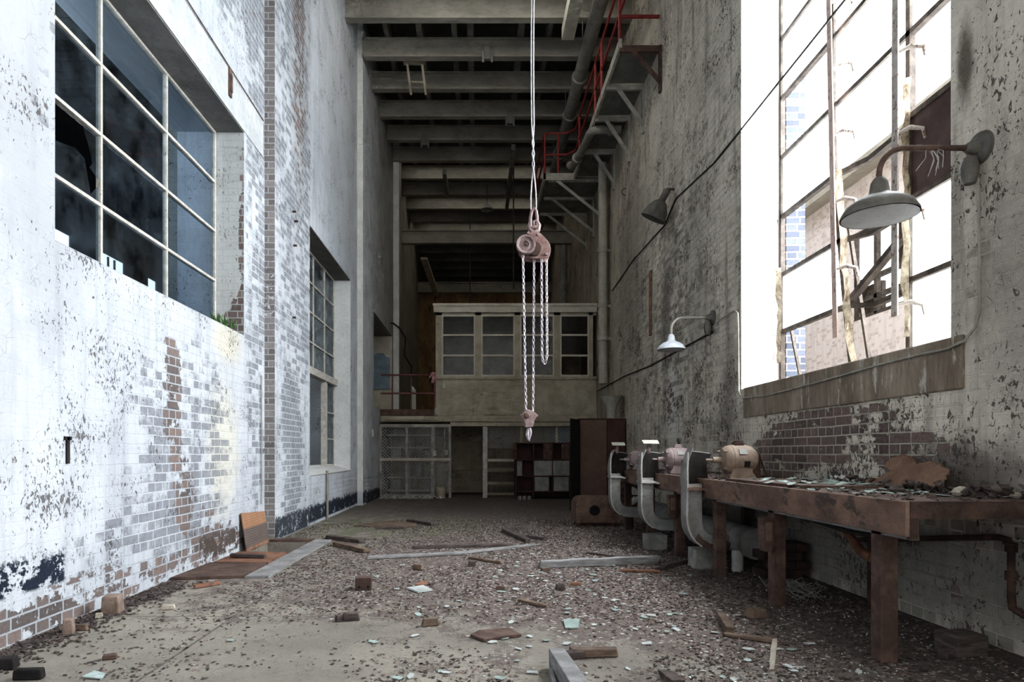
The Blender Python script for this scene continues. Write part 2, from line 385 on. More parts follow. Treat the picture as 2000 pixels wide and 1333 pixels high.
WLJ = masonry('grey_reveal', (.50,.51,.50), (.40,.41,.40), (.27,.26,.25), ((.10,.08,.075), (.15,.11,.10), (.2,.15,.13)),
    spots=[(-2.85,2.7,.28,.5,.8), (-2.81,3.6,.09,1.4,.75)], bias=-.5, gspots=[], gbias=-.5, specks=.6, sbias=.02, streak=.2, bump=.7)
WP = masonry('pilaster_return', (.55,.56,.57), (.42,.43,.44), (.2,.19,.19), ((.13,.115,.11), (.19,.17,.165), (.26,.235,.225)),
    spots=[], bias=.35, gspots=[], gbias=.2, specks=.4, sbias=0, streak=.2, bump=.6)
WB = masonry('back_brick', (.36,.325,.26), (.28,.25,.20), (.22,.19,.15), ((.12,.09,.07), (.16,.125,.10), (.2,.16,.13)),
    spots=[], bias=-.5, gspots=[(0,1.,4.,1.5,.3)], gbias=-.5, specks=.6, sbias=.04, streak=.5, bump=.5)
WBROWN = worn('brown_end_wall', (.13,.085,.045), (.24,.16,.085), 1.5, .9, bump=.2, stretch=(1,1,.5), c3=(.05,.035,.025), t=.6)
EXTB = masonry('bluish_outer_brick', (.7,.7,.75), (.66,.66,.7), (.3,.3,.36), ((.045,.05,.07), (.06,.07,.095), (.085,.095,.125)),
    spots=[], bias=.9, gspots=[], gbias=0., specks=.2, bump=.4)
EXTP = masonry('overexposed_red_brick', (.95,.86,.84), (.93,.84,.82), (.72,.6,.58), ((.78,.62,.6), (.84,.70,.68), (.88,.76,.74)),
    spots=[], bias=-.3, gspots=[], gbias=-.1, specks=0., bump=.2)  # red brick coloured pale to look overexposed
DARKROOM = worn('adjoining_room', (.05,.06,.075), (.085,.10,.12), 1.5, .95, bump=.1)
PEEL = masonry('peeling_pier', (.40,.42,.41), (.34,.36,.35), (.27,.28,.28), ((.2,.2,.2), (.24,.24,.23), (.28,.27,.26)),
    spots=[], bias=-.5, gspots=[], gbias=-.8, specks=.8, sbias=.06, bump=.8)

def concrete_floor():
    g = N('littered_concrete'); co = g.coord(); x, y, z = g.sep(co)[:3]
    nb = g.noise(co, .55, 5, .6); nm = g.noise(co, 4, 6, .65); nf = g.noise(co, 30, 4, .7)
    c = g.mix(g.step(nb, .35, .65), (.165,.148,.126), (.285,.258,.215))
    c = g.mix(g.mul(g.step(nm, .42, .7), .45), c, (.16,.145,.125))
    # dirt carpet: thick to the right and the back, patchy in the middle, thin at the near left
    lit = g.add(g.mul(x, .14), g.add(g.mul(g.step(y, 3.0, 5.5), .40), g.mul(g.sub(nb, .5), 1.0)))
    f1 = g.add(lit, g.add(g.mul(g.sub(nm, .5), 1.1), g.mul(g.sub(nf, .5), .9)))
    soil = g.step(f1, .02, .28)
    sc = g.mix(g.step(nf, .35, .65), (.042,.031,.028), (.15,.115,.106))
    sc = g.mix(g.step(g.noise(co, 75, 2, .5), .52, .68), sc, (.17,.135,.12))
    fv = g.voro(co, 46, 'F1', 'Color'); fr = g.sep(fv)[0]
    sc = g.mix(g.mul(g.step(fr, .93, .95), .8), sc, (.50,.49,.46))
    c = g.mix(g.mul(soil, .93), c, sc)
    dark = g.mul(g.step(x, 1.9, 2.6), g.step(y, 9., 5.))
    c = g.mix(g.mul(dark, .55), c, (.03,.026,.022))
    gz = g.mul(g.step(y, 8.2, 9.2), g.mul(g.step(y, 12., 10.), g.step(x, .4, -.6)))
    c = g.mix(g.mul(gz, g.step(nm, .42, .6)), c, (.15,.16,.095))
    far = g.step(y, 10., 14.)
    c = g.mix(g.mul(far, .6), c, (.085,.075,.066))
    # expansion joints
    j1 = g.math('ABSOLUTE', g.sub(y, 4.42)); j2 = g.math('ABSOLUTE', g.sub(x, -1.72))
    j = g.math('MAXIMUM', g.step(j1, .012, .004), g.mul(g.step(j2, .012, .004), g.step(y, 5.8, 5.7)))
    c = g.mix(g.mul(j, g.sub(.8, g.mul(soil, .8))), c, (.06,.05,.045))
    h = g.add(g.mul(soil, .6), g.add(g.mul(nf, .6), g.mul(g.mul(soil, fr), .5)))
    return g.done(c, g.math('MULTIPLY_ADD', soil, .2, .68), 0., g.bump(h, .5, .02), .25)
FLOORM = concrete_floor()

# ------------------------------------------------------------------ setting
XA, XB, XC, XD, XE, XR = -2.80, -2.666, -2.538, -2.362, -2.55, 3.08
YB, ZT = -2.6, 10.9
OUTL, OUTR = -3.6, 3.80

def wall_x(mb, xin, xout, y0, y1, z0, z1, holes):
    """a wall slab across X with rectangular holes (y0,y1,z0,z1), sorted by y"""
    xs = sorted((xin, xout)); y = y0
    for (a, b, c, d) in holes:
        if a > y: mb.box(*xs, y, a, z0, z1)
        if c > z0: mb.box(*xs, a, b, z0, c)
        if d < z1: mb.box(*xs, a, b, d, z1)
        y = b
    if y < y1: mb.box(*xs, y, y1, z0, z1)

# floor with a trench opening by the left wall
tx0, tx1, ty0, ty1 = -2.72, -2.16, 7.15, 8.1
m = MB()
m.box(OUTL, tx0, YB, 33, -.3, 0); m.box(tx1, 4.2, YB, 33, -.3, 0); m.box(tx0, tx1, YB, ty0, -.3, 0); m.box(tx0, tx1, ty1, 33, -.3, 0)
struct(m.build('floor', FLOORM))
m = MB(); m.box(tx0-.05, tx1+.05, ty0-.05, ty1+.05, -.45, -.35); m.box(tx0-.05, tx0-.001, ty0, ty1, -.4, -.01); m.box(tx1+.001, tx1+.05, ty0, ty1, -.4, -.01)
struct(m.build('floor_pit', PIT))

W1 = (4.15, 7.505, 2.55, 5.0); W2 = (9.93, 13.1, .78, 4.77)
m = MB()
wall_x(m, XA, OUTL, YB, 8.225, 0, ZT, [W1])
wall_x(m, XB, OUTL, 8.226, 13.82, 0, ZT, [W2])
wall_x(m, XC, OUTL, 13.82, 18.73, 0, ZT, [(15.24, 18.5, 2.29, 4.6)])
m.box(OUTL, XD, 18.73, 19.25, 0, ZT)
wall_x(m, XE, OUTL, 19.25, 26.6, 0, ZT, [(23.6, 25.7, 2.29, 3.75)])
m.box(OUTL, XE, 26.6, 33, 0, ZT)
struct(m.build('wall_left', WL))
# the brick pilaster's bare return, the plain white returns further on
m = MB(); m.box(XA+.001, XB-.0005, 8.216, 8.2255, .0, ZT); struct(m.build('trim_1', WP))
m = MB(); m.box(XB+.001, XC-.0005, 13.811, 13.8195, .3, ZT); struct(m.build('trim_2', PLASTERW))
m = MB(); m.box(XC+.001, XD-.0005, 18.72, 18.729, .3, ZT); struct(m.build('trim_3', PLASTERW))
# lintel band and worn reveal of the first left window
m = MB(); m.box(XA, XA+.008, 3.4, 8.15, 5.0, 5.46)
struct(m.build('lintel_left', worn('lintel_paint', (.40,.42,.43), (.54,.56,.575), 2, .9, bump=.15, c3=(.5,.48,.44), t=.66)))
m = MB(); m.box(-3.20, XA-.002, 7.495, 7.504, 2.55, 5.0); struct(m.build('jamb_left', WLJ))
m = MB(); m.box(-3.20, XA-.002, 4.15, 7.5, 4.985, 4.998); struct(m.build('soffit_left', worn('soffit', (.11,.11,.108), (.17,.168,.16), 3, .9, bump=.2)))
# sloping brick sills
m = MB(); m.prism([(XA+.0, 2.55), (-3.22, 2.55), (-3.22, 2.72), (-2.99, 2.66), (XA+.004, 2.56)], 4.15, 7.5); struct(m.build('sill_left', WL))
m = MB(); m.prism([(XB, .78), (-3.1, .78), (-3.1, .93), (XB+.03, .80)], 9.93, 13.1); struct(m.build('sill_left_far', WJ))
m = MB(); m.box(-3.08, XB-.002, 13.09, 13.099, .8, 4.77); struct(m.build('jamb_left_far', worn('jamb_white', (.62,.64,.64), (.74,.76,.76), 3, .9, bump=.35, c3=(.5,.48,.42), t=.68)))
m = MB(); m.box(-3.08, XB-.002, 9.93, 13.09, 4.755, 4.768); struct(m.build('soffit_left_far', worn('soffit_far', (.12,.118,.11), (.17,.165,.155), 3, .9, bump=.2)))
# recess of the mezzanine opening
m = MB(); m.box(-3.62, -3.55, 15.2, 18.5, 2.2, 4.7); m.box(-3.55, XC, 18.47, 18.499, 2.29, 4.6); struct(m.build('wall_recess', CREAML))

WR1 = (4.088, 7.355, 1.90, 7.3); WR0 = (-1.0, 2.6, 1.9, 7.3)  # WR0 is an unseen opening added to light the near left wall
m = MB(); wall_x(m, XR, OUTR, YB, 33, 0, ZT, [WR0, WR1]); struct(m.build('wall_right', WR))
m = MB(); m.box(XR+.002, 3.58, 7.345, 7.354, 1.9, 7.3); struct(m.build('jamb_right', WJ))
m = MB(); m.box(3.60, OUTR+.02, 7.33, 7.353, 1.9, 7.3); struct(m.build('jamb_right_outer', EXTB))
m = MB(); m.box(XR-.02, XR+.25, 3.97, 7.25, 1.56, 1.905); m.box(XR+.25, OUTR+.05, 4.09, 7.35, 1.80, 1.905)
struct(m.build('sill_right', SILLM, bevel=.012))
m = MB(); m.box(OUTL-.2, OUTR+.2, YB-.2, 33.2, ZT, ZT+.15); struct(m.build('ceiling', SHEET))
m = MB(); m.box(OUTL, OUTR, 33, 33.2, 0, ZT); struct(m.build('wall_back', DARKROOM))
m = MB(); m.box(XE, XR, 26.6, 26.8, 0, 7.93); struct(m.build('wall_end', WBROWN))
m = MB(); m.box(XE, XR, 18.4, 18.6, 0, 2.0); struct(m.build('wall_store', WB))
m = MB(); m.box(OUTL, OUTR, YB-.2, YB, 2.6, ZT); m.box(OUTL, -.9, YB-.2, YB, 0, 2.6); m.box(1.1, OUTR, YB-.2, YB, 0, 2.6); struct(m.build('wall_front', WR))

# ceiling beams, joists
def ibeam(x0, x1, y, z, h=.42, w=.17):
    b = MB(); b.box(x0, x1, y-w/2, y+w/2, z, z+.045); b.box(x0, x1, y-.045, y+.045, z+.045, z+h-.04); b.box(x0, x1, y-w/2, y+w/2, z+h-.04, z+h); return b
for k in range(-3, 17):
    y = 12.6+1.22*k
    xl = XA if y < 8.2 else XB if y < 13.82 else XC if y < 18.7 else XE
    struct(ibeam(xl+.002, XR-.002, y, 9.85).build('ceiling_beam', BEAM))
struct(ibeam(XE, XR, 20.75, 8.08, .44, .22).build('ceiling_beam', BEAM))
struct(ibeam(XE, XR, 26.5, 7.93, .44, .22).build('ceiling_beam', BEAM))
for x, w in ((-2.0,.10), (-1.28,.12), (-.52,.12), (-.17,.14), (.93,.14), (1.55,.1), (2.45,.14)):
    m = MB(); m.box(x-w/2, x+w/2, YB, 32.9, 10.3, 10.62); struct(m.build('ceiling_joist', JOIST))

# adjoining room behind the left windows: dark, with small bright openings in its far wall
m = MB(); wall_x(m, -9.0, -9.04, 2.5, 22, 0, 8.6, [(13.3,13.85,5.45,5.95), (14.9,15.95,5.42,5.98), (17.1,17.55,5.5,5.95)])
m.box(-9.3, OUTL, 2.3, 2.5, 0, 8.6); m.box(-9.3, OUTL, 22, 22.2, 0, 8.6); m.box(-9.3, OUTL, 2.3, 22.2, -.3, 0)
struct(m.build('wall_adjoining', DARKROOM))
m = MB()
for i in range(66):
    y = 2.3+i*.3; m.prism([(y, 8.6), (y+.15, 8.68), (y+.3, 8.6), (y+.3, 8.75), (y, 8.75)], -9.3, OUTL, 'x')
struct(m.build('roof_adjoining', JOIST))
m = MB(); m.box(-3.9, OUTL, 7.9, 8.3, 0, 8.6); struct(m.build('pier_adjoining', PEEL))
m = MB()
for y in (13.4, 15.15, 15.42, 15.69): m.box(-9.12, -9.08, y-.02, y+.02, 5.42, 5.98)
m.box(-9.12, -9.08, 13.3, 17.55, 5.68, 5.72)
struct(m.build('window_bars_adjoining', FRAMEB))

# ---- left windows
def bars_x(x, ys, zs, w=.028, d=.04, jog=0):
    b = MB()
    for y in ys: b.box(x-d/2, x+d/2, y-w/2, y+w/2, zs[0], zs[-1])
    for z in zs: b.box(x-d/2-.003, x+d/2+.003, ys[0], ys[-1], z-w/2, z+w/2)
    return b
ys = [4.17, 5.215, 6.315, 7.475]; zs = [2.68, 3.21, 3.797, 4.38, 4.975]
w1 = struct(bars_x(-3.15, ys, zs, .028).build('window_1', FRAMEW))
g = MB()
for i in range(3):
    for j in range(4):
        a, b, c, d = ys[i], ys[i+1], zs[j], zs[j+1]
        if (i, j) == (0, 1):           # the broken pane: what is left of it
            g.add([(-3.15, *q) for q in ((a,c),(b,c),(b,c+.18),(5.10,c+.05),(5.02,c+.30),(4.9,c+.33),(4.75,c+.29),(a,c+.18))], [tuple(range(8))])
            g.add([(-3.15, *q) for q in ((b,c+.2),(b,d),(5.05,d),(5.0,d-.05),(5.06,d-.14),(5.12,d-.28),(5.08,c+.26))], [tuple(range(7))])
        else:
            g.add([(-3.15, a, c), (-3.15, b, c), (-3.15, b, d), (-3.15, a, d)], [(0,1,2,3)])
struct(g.build('glass_panes', GL_LEFT, w1))
ys2 = [9.95, 10.65, 11.45, 12.28, 13.07]; zs2 = [.92, 1.44, 1.97, 2.58, 3.145, 3.68, 4.21, 4.75]
b = MB()
for y in ys2: b.box(-3.04, -3.0, y-.016, y+.016, .9 if y > 12 else 2.58, 4.75)
for z in zs2: b.box(-3.043, -2.997, 9.95 if z > 2.5 else 12.28, 13.07, z-.014, z+.014)
w2 = struct(b.build('window_2', FRAMEW))
b = MB()
for i in range(4):
    for j in range(7):
        if j < 3 and i < 3: continue
        b.add([(-3.02, ys2[i], zs2[j]), (-3.02, ys2[i+1], zs2[j]), (-3.02, ys2[i+1], zs2[j+1]), (-3.02, ys2[i], zs2[j+1])], [(0,1,2,3)])
struct(b.build('glass_panes', GL_GREY, w2))
b = MB(); b.box(-3.08, -2.93, 9.95, 13.09, 2.55, 2.68); b.box(-3.06, -2.96, 12.2, 12.31, .86, 2.56); struct(b.build('timber_transom', FRAMEW, w2))

# ---- right window
b = MB(); XW = 3.55
def wob(y, z):                       # the lower middle of the frame has buckled
    k = max(0, (4.6-z)/2.6)**1.5; return y-.30*k*math.exp(-((y-6.25)/.45)**2)
vy = [4.1, 5.15, 6.25, 7.33]; vz = [2.0, 2.57, 3.23, 3.91, 4.6, 5.29, 5.98, 6.67, 7.28]
for y in vy:
    pts = [(XW, wob(y, z), z) for z in [1.9+i*.3 for i in range(19)]]
    for p, q in zip(pts, pts[1:]): b.bar(p, q, .05, .05, (1,0,0))
for j, z in enumerate(vz[1:]):
    for i in range(3):
        sag = -.07 if (i == 1 and j in (0, 1, 2)) else 0
        p, q = (XW, wob(vy[i], z), z+(sag if i == 1 else 0)), (XW, wob(vy[i+1], z), z)
        mid = ((p[0]+q[0])/2, (p[1]+q[1])/2, (p[2]+q[2])/2+sag*.8)
        b.bar(p, mid, .05, .045); b.bar(mid, q, .05, .045)
# opened, hanging sash members
b.bar((3.60, 6.1, 3.4), (3.62, 5.80, 2.0), .03, .03, (1,0,0)); b.bar((3.6, 5.3, 2.75), (3.62, 5.12, 2.0), .05, .04, (1,0,0))
b.bar((3.55, 5.16, 3.0), (3.55, 6.1, 2.55), .06, .05); b.bar((3.62, 7.26, 2.6), (3.66, 7.1, 1.95), .03, .03, (1,0,0))
w3 = struct(b.build('window_3', FRAMEB))
b = MB()
def pane(mb, i, j, x=XW):
    a, c = vy[i], vy[i+1]; d, e = vz[j], vz[j+1]
    mb.add([(x, wob(a,d), d), (x, wob(c,d), d), (x, wob(c,e), e), (x, wob(a,e), e)], [(0,1,2,3)])
FRO = [(2,1), (2,3), (2,5), (2,6), (2,7), (1,3), (1,4), (1,5), (1,6), (1,7), (0,0), (0,1), (0,4), (0,5), (0,6), (0,7)]
for i, j in FRO: pane(b, i, j)
struct(b.build('frosted_panes', FROST, w3))
b = MB(); pane(b, 0, 2, XW-.01); struct(b.build('board_panel', BOARDB, w3))
b = MB()                              # torn plastic film hanging along the mullions
for (y, z0, z1, wd) in ((6.12, 2.0, 3.9, .10), (5.12, 2.1, 4.2, .07), (7.28, 2.2, 3.3, .06)):
    n = 14; vs = []
    for k in range(n+1):
        z = z0+(z1-z0)*k/n; t = R.uniform(.6, 1.1)*wd
        yy = wob(y, z)+R.uniform(-.02, .02)
        vs += [(XW-.05, yy-t*.5, z), (XW-.09+R.uniform(-.02,.02), yy, z), (XW-.05, yy+t*.5, z)]
    b.add(vs, [(3*k+c, 3*k+c+1, 3*k+c+4, 3*k+c+3) for k in range(n) for c in (0, 1)], True)
struct(b.build('torn_film', FILM, w3))
for (y0, y1, z0, mt, lv) in ((6.14, 5.97, 2.25, PINKBAR, (2.9,3.55,4.2,4.85,5.5,6.2)), (5.10, 5.12, 2.27, BARW, (2.35,3.1,3.75,4.4,5.1,5.75))):
    b = MB(); b.bar((3.40, y0, 7.2), (3.40, y1, z0), .012, .075, (0,1,0))
    bo = b.build('opening_bar', mt, w3); struct(bo)
    b = MB()
    for z in lv:
        y = y1+(y0-y1)*(z-z0)/(7.2-z0)
        b.tube([(3.40, y-.02, z), (3.47, y-.08, z+.02), (3.53, y-.14, z-.02), (3.54, y-.15, z-.10)], [.012,.02,.016,.012], 8)
    struct(b.build('stay_arms', BARW, bo))
# outside: the red brick building over the yard, its overexposure put into pale colour
b = MB(); wall_x(b, 9.0, 9.4, 8.5, 34, 0, 7.6, [(13.2, 15.1, 4.3, 6.4), (18.5, 21., 4.3, 6.4)]); o = struct(b.build('wall_outside', EXTP))
b = MB(); b.box(9.02, 9.3, 13.2, 15.1, 4.2, 4.34)
for y in (13.2, 13.7, 14.3, 15.1, 18.5, 19.5, 21.): b.box(9.05, 9.15, y-.05, y+.05, 4.3, 6.4)
for z in (4.35, 4.75, 5.2, 6.38): b.box(9.05, 9.15, 13.2, 15.1, z-.05, z+.05); b.box(9.05, 9.15, 18.5, 21., z-.05, z+.05)
b.box(9.2, 9.3, 13.2, 13.75, 5.3, 6.4); b.box(9.2, 9.3, 14.3, 15.1, 4.3, 5.1)
struct(b.build('window_outside', FRAMEB))
b = MB(); b.box(3.9, 9.4, 0, 34, -.3, -.1); struct(b.build('ground_outside', CONC))
b = MB(); b.box(8.6, 9.6, 8.5, 34, 7.6, 8.0); struct(b.build('parapet_outside', CREAML))

# ------------------------------------------------------------------ mezzanine, cabin, store
YF = 16.2
def U(px, Y=YF): return (px-CX)*Y/F
def Zp(py, Y=YF): return H-(py-CY)*Y/F
m = MB(); m.box(XC+.01, XR-.005, YF+.06, 26.55, 2.02, 2.28); struct(m.build('mezzanine_floor', CREAM))
m = MB(); m.box(XC+.01, -1.15, YF-.02, YF+.12, Zp(812), Zp(800)); o = m.build('edge_timber', RUST, bevel=.01)
tag(o, 'rusty brown edge timber below the maroon railing of the mezzanine', 'timber beam')
m = MB(); m.tube([(XC+.02, YF, Zp(819)), (-1.3, YF, Zp(819)), (-1.02, YF, Zp(819))], .085, 14)
tag(m.build('roller_pipe', CREAM), 'thick cream round pipe lying across the top of the wire cage', 'pipe')
m = MB(); m.box(-1.06, XR-.005, YF-.02, YF+.05, 2.02, Zp(811)); m.box(-1.1, XR-.005, YF-.06, YF+.0, Zp(824), Zp(819)); m.box(-.72, XR-.005, YF-.03, YF+.04, Zp(833), Zp(825)); m.box(XC+.02, -.7, YF-.03, YF+.04, Zp(835), Zp(829))
struct(m.build('trim_4', CREAM))

cab = empty('overseer_cabin', ((U(851)+U(1157))/2, YF, Zp(811)), 'cream panelled cabin with rows of dark windows above the store', 'cabin')
bx, by, bz = cab.location
def C(mb, name, mat, par=None, bevel=0):
    o = mb.build(name, mat, par or cab, bevel)
    if par is None: o.matrix_local = Matrix.Translation((-bx, -by, -bz))
    return o
x0, x1 = U(851), XR-.02
m = MB(); m.box(x0, x1, YF, YF+.08, Zp(798), Zp(737)); m.box(x0, x0+.06, YF+.08, YF+2.6, Zp(811), Zp(596)); C(m, 'wall_panel', CREAM)
m = MB(); m.box(x0-.02, x1, YF-.03, YF+.08, Zp(811), Zp(797)); m.box(x0-.02, x1, YF-.03, YF+.02, Zp(741), Zp(736)); C(m, 'skirting_board', CREAM)
m = MB(); m.box(x0-.05, x1, YF-.06, YF+2.6, Zp(611), Zp(596)); m.box(x0-.07, x1, YF-.08, YF+.0, Zp(599), Zp(594)); C(m, 'cornice', CREAML)
cols = [(863,928),(940,1005),(1016,1082),(1094,1150)]; rows = [(616,653),(657.5,693),(697,734)]
m = MB(); edges = [851]+[v for c in cols for v in c]+[1158]
for i in range(0, len(edges), 2):
    m.box(U(edges[i]), min(U(edges[i+1]), x1), YF-.01, YF+.07, Zp(737), Zp(611))
m.box(x0, x1, YF-.01, YF+.07, Zp(616), Zp(611))
C(m, 'window_posts', CREAM)
for ci, (a, c) in enumerate(cols):
    m = MB(); xa, xc = U(a), U(c); t = .035
    m.box(xa, xa+t, YF-.02, YF+.04, Zp(736), Zp(615)); m.box(xc-t, xc, YF-.02, YF+.04, Zp(736), Zp(615))
    for z in (Zp(615.5)-.02, Zp(655), Zp(695), Zp(736)+.02): m.box(xa+t, xc-t, YF-.02, YF+.04, z-.024, z+.024)
    fo = C(m, 'window_sash', CREAML)
    m = MB()
    for ri, (e, f) in enumerate(rows):
        if (ci, ri) == (3, 2): continue
        m.add([(xa, YF+.015, Zp(f)), (xc, YF+.015, Zp(f)), (xc, YF+.015, Zp(e)), (xa, YF+.015, Zp(e))], [(0,1,2,3)])
    m.build('window_glass', GL_CABIN, fo)
m = MB(); m.box(U(864), U(870), YF-.02, YF, Zp(759), Zp(749)); C(m, 'light_switch', SIGNW)
m = MB(); m.box(x0+.1, x1, YF+2.5, YF+2.6, Zp(811), Zp(600)); C(m, 'rear_wall', CREAM)
m = MB(); m.box(.3, .75, YF+1.6, YF+1.9, Zp(811), Zp(680)); m.box(-.8, -.2, YF+1.7, YF+2., Zp(811), Zp(715)); C(m, 'inside_cupboard', CREAML)

# maroon mezzanine railing
rl = empty('mezzanine_railing', (U(849), YF, Zp(800)), 'thin maroon pipe railing at the open mezzanine edge beside the cabin', 'railing')
m = MB()
for py in (733, 769): m.tube([(XC+.02, YF, Zp(py)), (U(849), YF, Zp(py))], .022, 8)
o = m.build('rail', MAROON, rl); o.matrix_local = Matrix.Translation(-rl.location)
for px in (766, 803, 849):
    m = MB(); m.tube([(U(px), YF, Zp(800)), (U(px), YF, Zp(731))], .026 if px > 840 else .015, 8)
    o = m.build('post', MAROON, rl); o.matrix_local = Matrix.Translation(-rl.location)
m = MB()
for k in range(26):
    a = R.uniform(0, 6.28); p = Vector((U(846), YF-.03, Zp(736))); q = p+Vector((math.cos(a)*.10, R.uniform(-.05,.05), math.sin(a)*.14-.03))
    m.tube([p, (p+q)/2+Vector((0,-.02,.03)), q], .012, 5)
tag(m.build('barrier_tape', worn('tape_pink', (.42,.16,.17), (.6,.42,.42), 20, .7)), 'tangled red and white barrier tape tied at the end of the maroon railing', 'tape')
m = MB(); m.prism([(U(730,18.4), Zp(760,18.4)), (U(761,18.4), Zp(760,18.4)), (U(761,18.4), Zp(699,18.4)), (U(754,18.4), Zp(697,18.4)), (U(749,18.4), Zp(690,18.4)), (U(736,18.4), Zp(690,18.4)), (U(730,18.4), Zp(695,18.4))], 18.40, 18.465)
tag(m.build('notice_board', BLUEG), 'blue grey board with a humped top on the recess wall behind the railing', 'board')

# wire cage
cg = empty('wire_cage', (U(811), YF, 0), 'pale timber framed wire mesh cage with a narrow door under the mezzanine', 'cage')
def G(mb, name, mat, par=None):
    o = mb.build(name, mat, par or cg)
    if par is None: o.matrix_local = Matrix.Translation((-cg.location.x, -YF, 0))
    return o
zt, zm, zb = Zp(834), Zp(898), .05
def dmesh(x0, x1, z0, z1, y, s=.066, r=.0042):
    mb = MB(); w, h = x1-x0, z1-z0; k = -h
    while k < w:
        for sg in (1, -1):
            a = max(0, k); b_ = min(w, k+h)
            if b_ > a:
                za, zb_ = a-k, b_-k
                if sg < 0: za, zb_ = h-za, h-zb_
                mb.bar((x0+a, y+sg*.002, z0+za), (x0+b_, y+sg*.002, z0+zb_), r*2, r*2, (0,1,0))
        k += s*1.25
    return mb
for px in (743.5, 794.5, 845): G(MB().box(U(px)-.033, U(px)+.033, YF-.03, YF+.03, .0, zt), 'post', GREYM)
G(MB().box(U(879)-.03, U(879)+.03, YF-.03, YF+.04, 0, zt), 'post', GREYM)
G(MB().box(U(741), U(881), YF-.035, YF+.025, zt-.02, zt+.045), 'top_rail', GREYM)
G(MB().box(U(741), U(880), YF-.045, YF-.028, zm-.035, zm+.035), 'middle_rail', CREAML)
G(MB().box(U(743), U(850), YF-.04, YF+.03, .03, .10), 'bottom_rail', GREYM)
G(dmesh(U(745), U(845), .1, zt, YF+.0), 'wire_mesh', MESHW)
dr = G(MB().box(U(849)-.012, U(849)+.012, YF-.02, YF+.02, .1, zt-.03).box(U(868)-.01, U(868)+.01, YF-.02, YF+.02, .1, zt-.03).box(U(877)-.012, U(877)+.012, YF-.02, YF+.02, .1, zt-.03), 'door', GREYM)
dmesh(U(850), U(877), .1, zt-.03, YF+.03).build('wire_mesh', MESHW, dr)
MB().obox((U(849), YF-.05, Zp(886)), (.09, .03, .13)).build('lock_plate', GREYL, dr, .01)
MB().obox((U(873), YF-.05, Zp(885)), (.09, .03, .14)).build('lock_plate', GREYM, dr, .01)
m = MB()
for k in range(60):
    x = U(R.uniform(756, 865)); y = R.uniform(YF-.55, YF-.12); a = R.uniform(0, 6.28); l = R.uniform(.08, .3)
    m.tube([(x, y, .01), (x+l*.5*math.cos(a), y+l*.3*math.sin(a), R.uniform(.02,.08)), (x+l*math.cos(a), y+l*.6*math.sin(a), .01)], .006, 4)
tag(m.build('straw_debris', WHITEP), 'pale tangled wire and straw along the foot of the wire cage', 'debris', kind='stuff')
m = MB(); m.lathe([(.0,.0),(.12,.0),(.13,.03),(.14,.2),(.125,.28),(.09,.30),(.0,.30)], (U(861), YF-.12, 0), n=16)
tag(m.build('paint_drum', CREAM), 'small cream drum standing at the foot of the cage door', 'drum')

# shelving with cartons inside the cage
sh = empty('storage_shelves', (U(800, 17.4), 17.4, 0), 'pale edged storage shelves inside the wire cage', 'shelves')
def S(mb, name, mat):
    o = mb.build(name, mat, sh); o.matrix_local = Matrix.Translation((-sh.location.x, -17.4, 0)); return o
for py in (851, 875, 899, 933, 958):
    z = Zp(py, 17.4); S(MB().box(XC+.03, U(845,17.4), 17.3, 17.8, z-.02, z+.02), 'shelf', CREAML)
for px in (749, 765, 800, 842): S(MB().box(U(px,17.4)-.02, U(px,17.4)+.02, 17.32, 17.36, 0, 1.85), 'upright', GREYM)
for px0, px1, y0, y1 in ((767,784,899.5,874), (828,844,899.5,878), (767,783,958,934), (827,844,958,934), (770,790,851.5,836), (812,823,933,905)):
    m = MB(); m.box(U(px0,17.4), U(px1,17.4), 17.35, 17.7, Zp(y0,17.4)+.03, Zp(y1,17.4)-.04)
    tag(m.build('carton', worn('carton_%d' % px0, (.24,.25,.25), (.34,.35,.35), 4, .8), None, .008), {767.:'x'}.get(0) or
        ('grey carton on the cage shelves, %s' % {(767,899.5):'left one on the middle shelf', (828,899.5):'right one on the middle shelf', (767,958):'left one on the bottom shelf',
         (827,958):'right one on the bottom shelf', (770,851.5):'only one on the top shelf', (812,933):'narrow one above the bottom shelf'}[(px0,y0)]), 'carton', 'cartons inside the wire cage')

# posts, screen and rails of the store front
m = MB(); m.box(U(943), U(948), YF-.04, YF+.03, 0, zt); m.box(U(947), U(952), YF+.0, YF+.05, 0, zt)
tag(m.build('store_post', GREYL), 'peeling white timber post under the middle of the cabin', 'post')
sg = empty('mesh_screen', (U(1010), YF+.05, 0), 'wire mesh screen between pale posts above the pigeonhole cabinet', 'screen')
def S2(mb, name, mat):
    o = mb.build(name, mat, sg); o.matrix_local = Matrix.Translation((-sg.location.x, -sg.location.y, 0)); return o
S2(dmesh(U(952), U(1116), Zp(876), zt, YF+.06), 'wire_mesh', MESHW)
S2(MB().box(U(1016), U(1021), YF+.02, YF+.07, Zp(900), zt), 'post', CREAM)
S2(MB().box(U(1085), U(1090), YF+.02, YF+.07, Zp(900), zt), 'post', CREAM)
S2(MB().box(U(950), U(1010), YF+.0, YF+.07, Zp(902), Zp(897)), 'rail', CREAML)
m = MB(); m.box(U(1079,17.), U(1114,17.), 17., 17.04, 0, Zp(838,17.)); tag(m.build('blue_board', BLUEG), 'pale blue grey panel behind the mesh screen beside the locker', 'panel')
for k, (py, d) in enumerate(((918, .1), (944, .08), (966, .08))):
    m = MB(); m.box(U(950,17.3), U(1008,17.3), 17.2, 17.55, Zp(py,17.3)-d/2, Zp(py,17.3)+d/2)
    tag(m.build('plank_shelf', CREAM), ('cream plank shelf behind the white post, ' + ('highest', 'middle', 'lowest')[k] + ' of three'), 'shelf', 'plank shelves in the store')
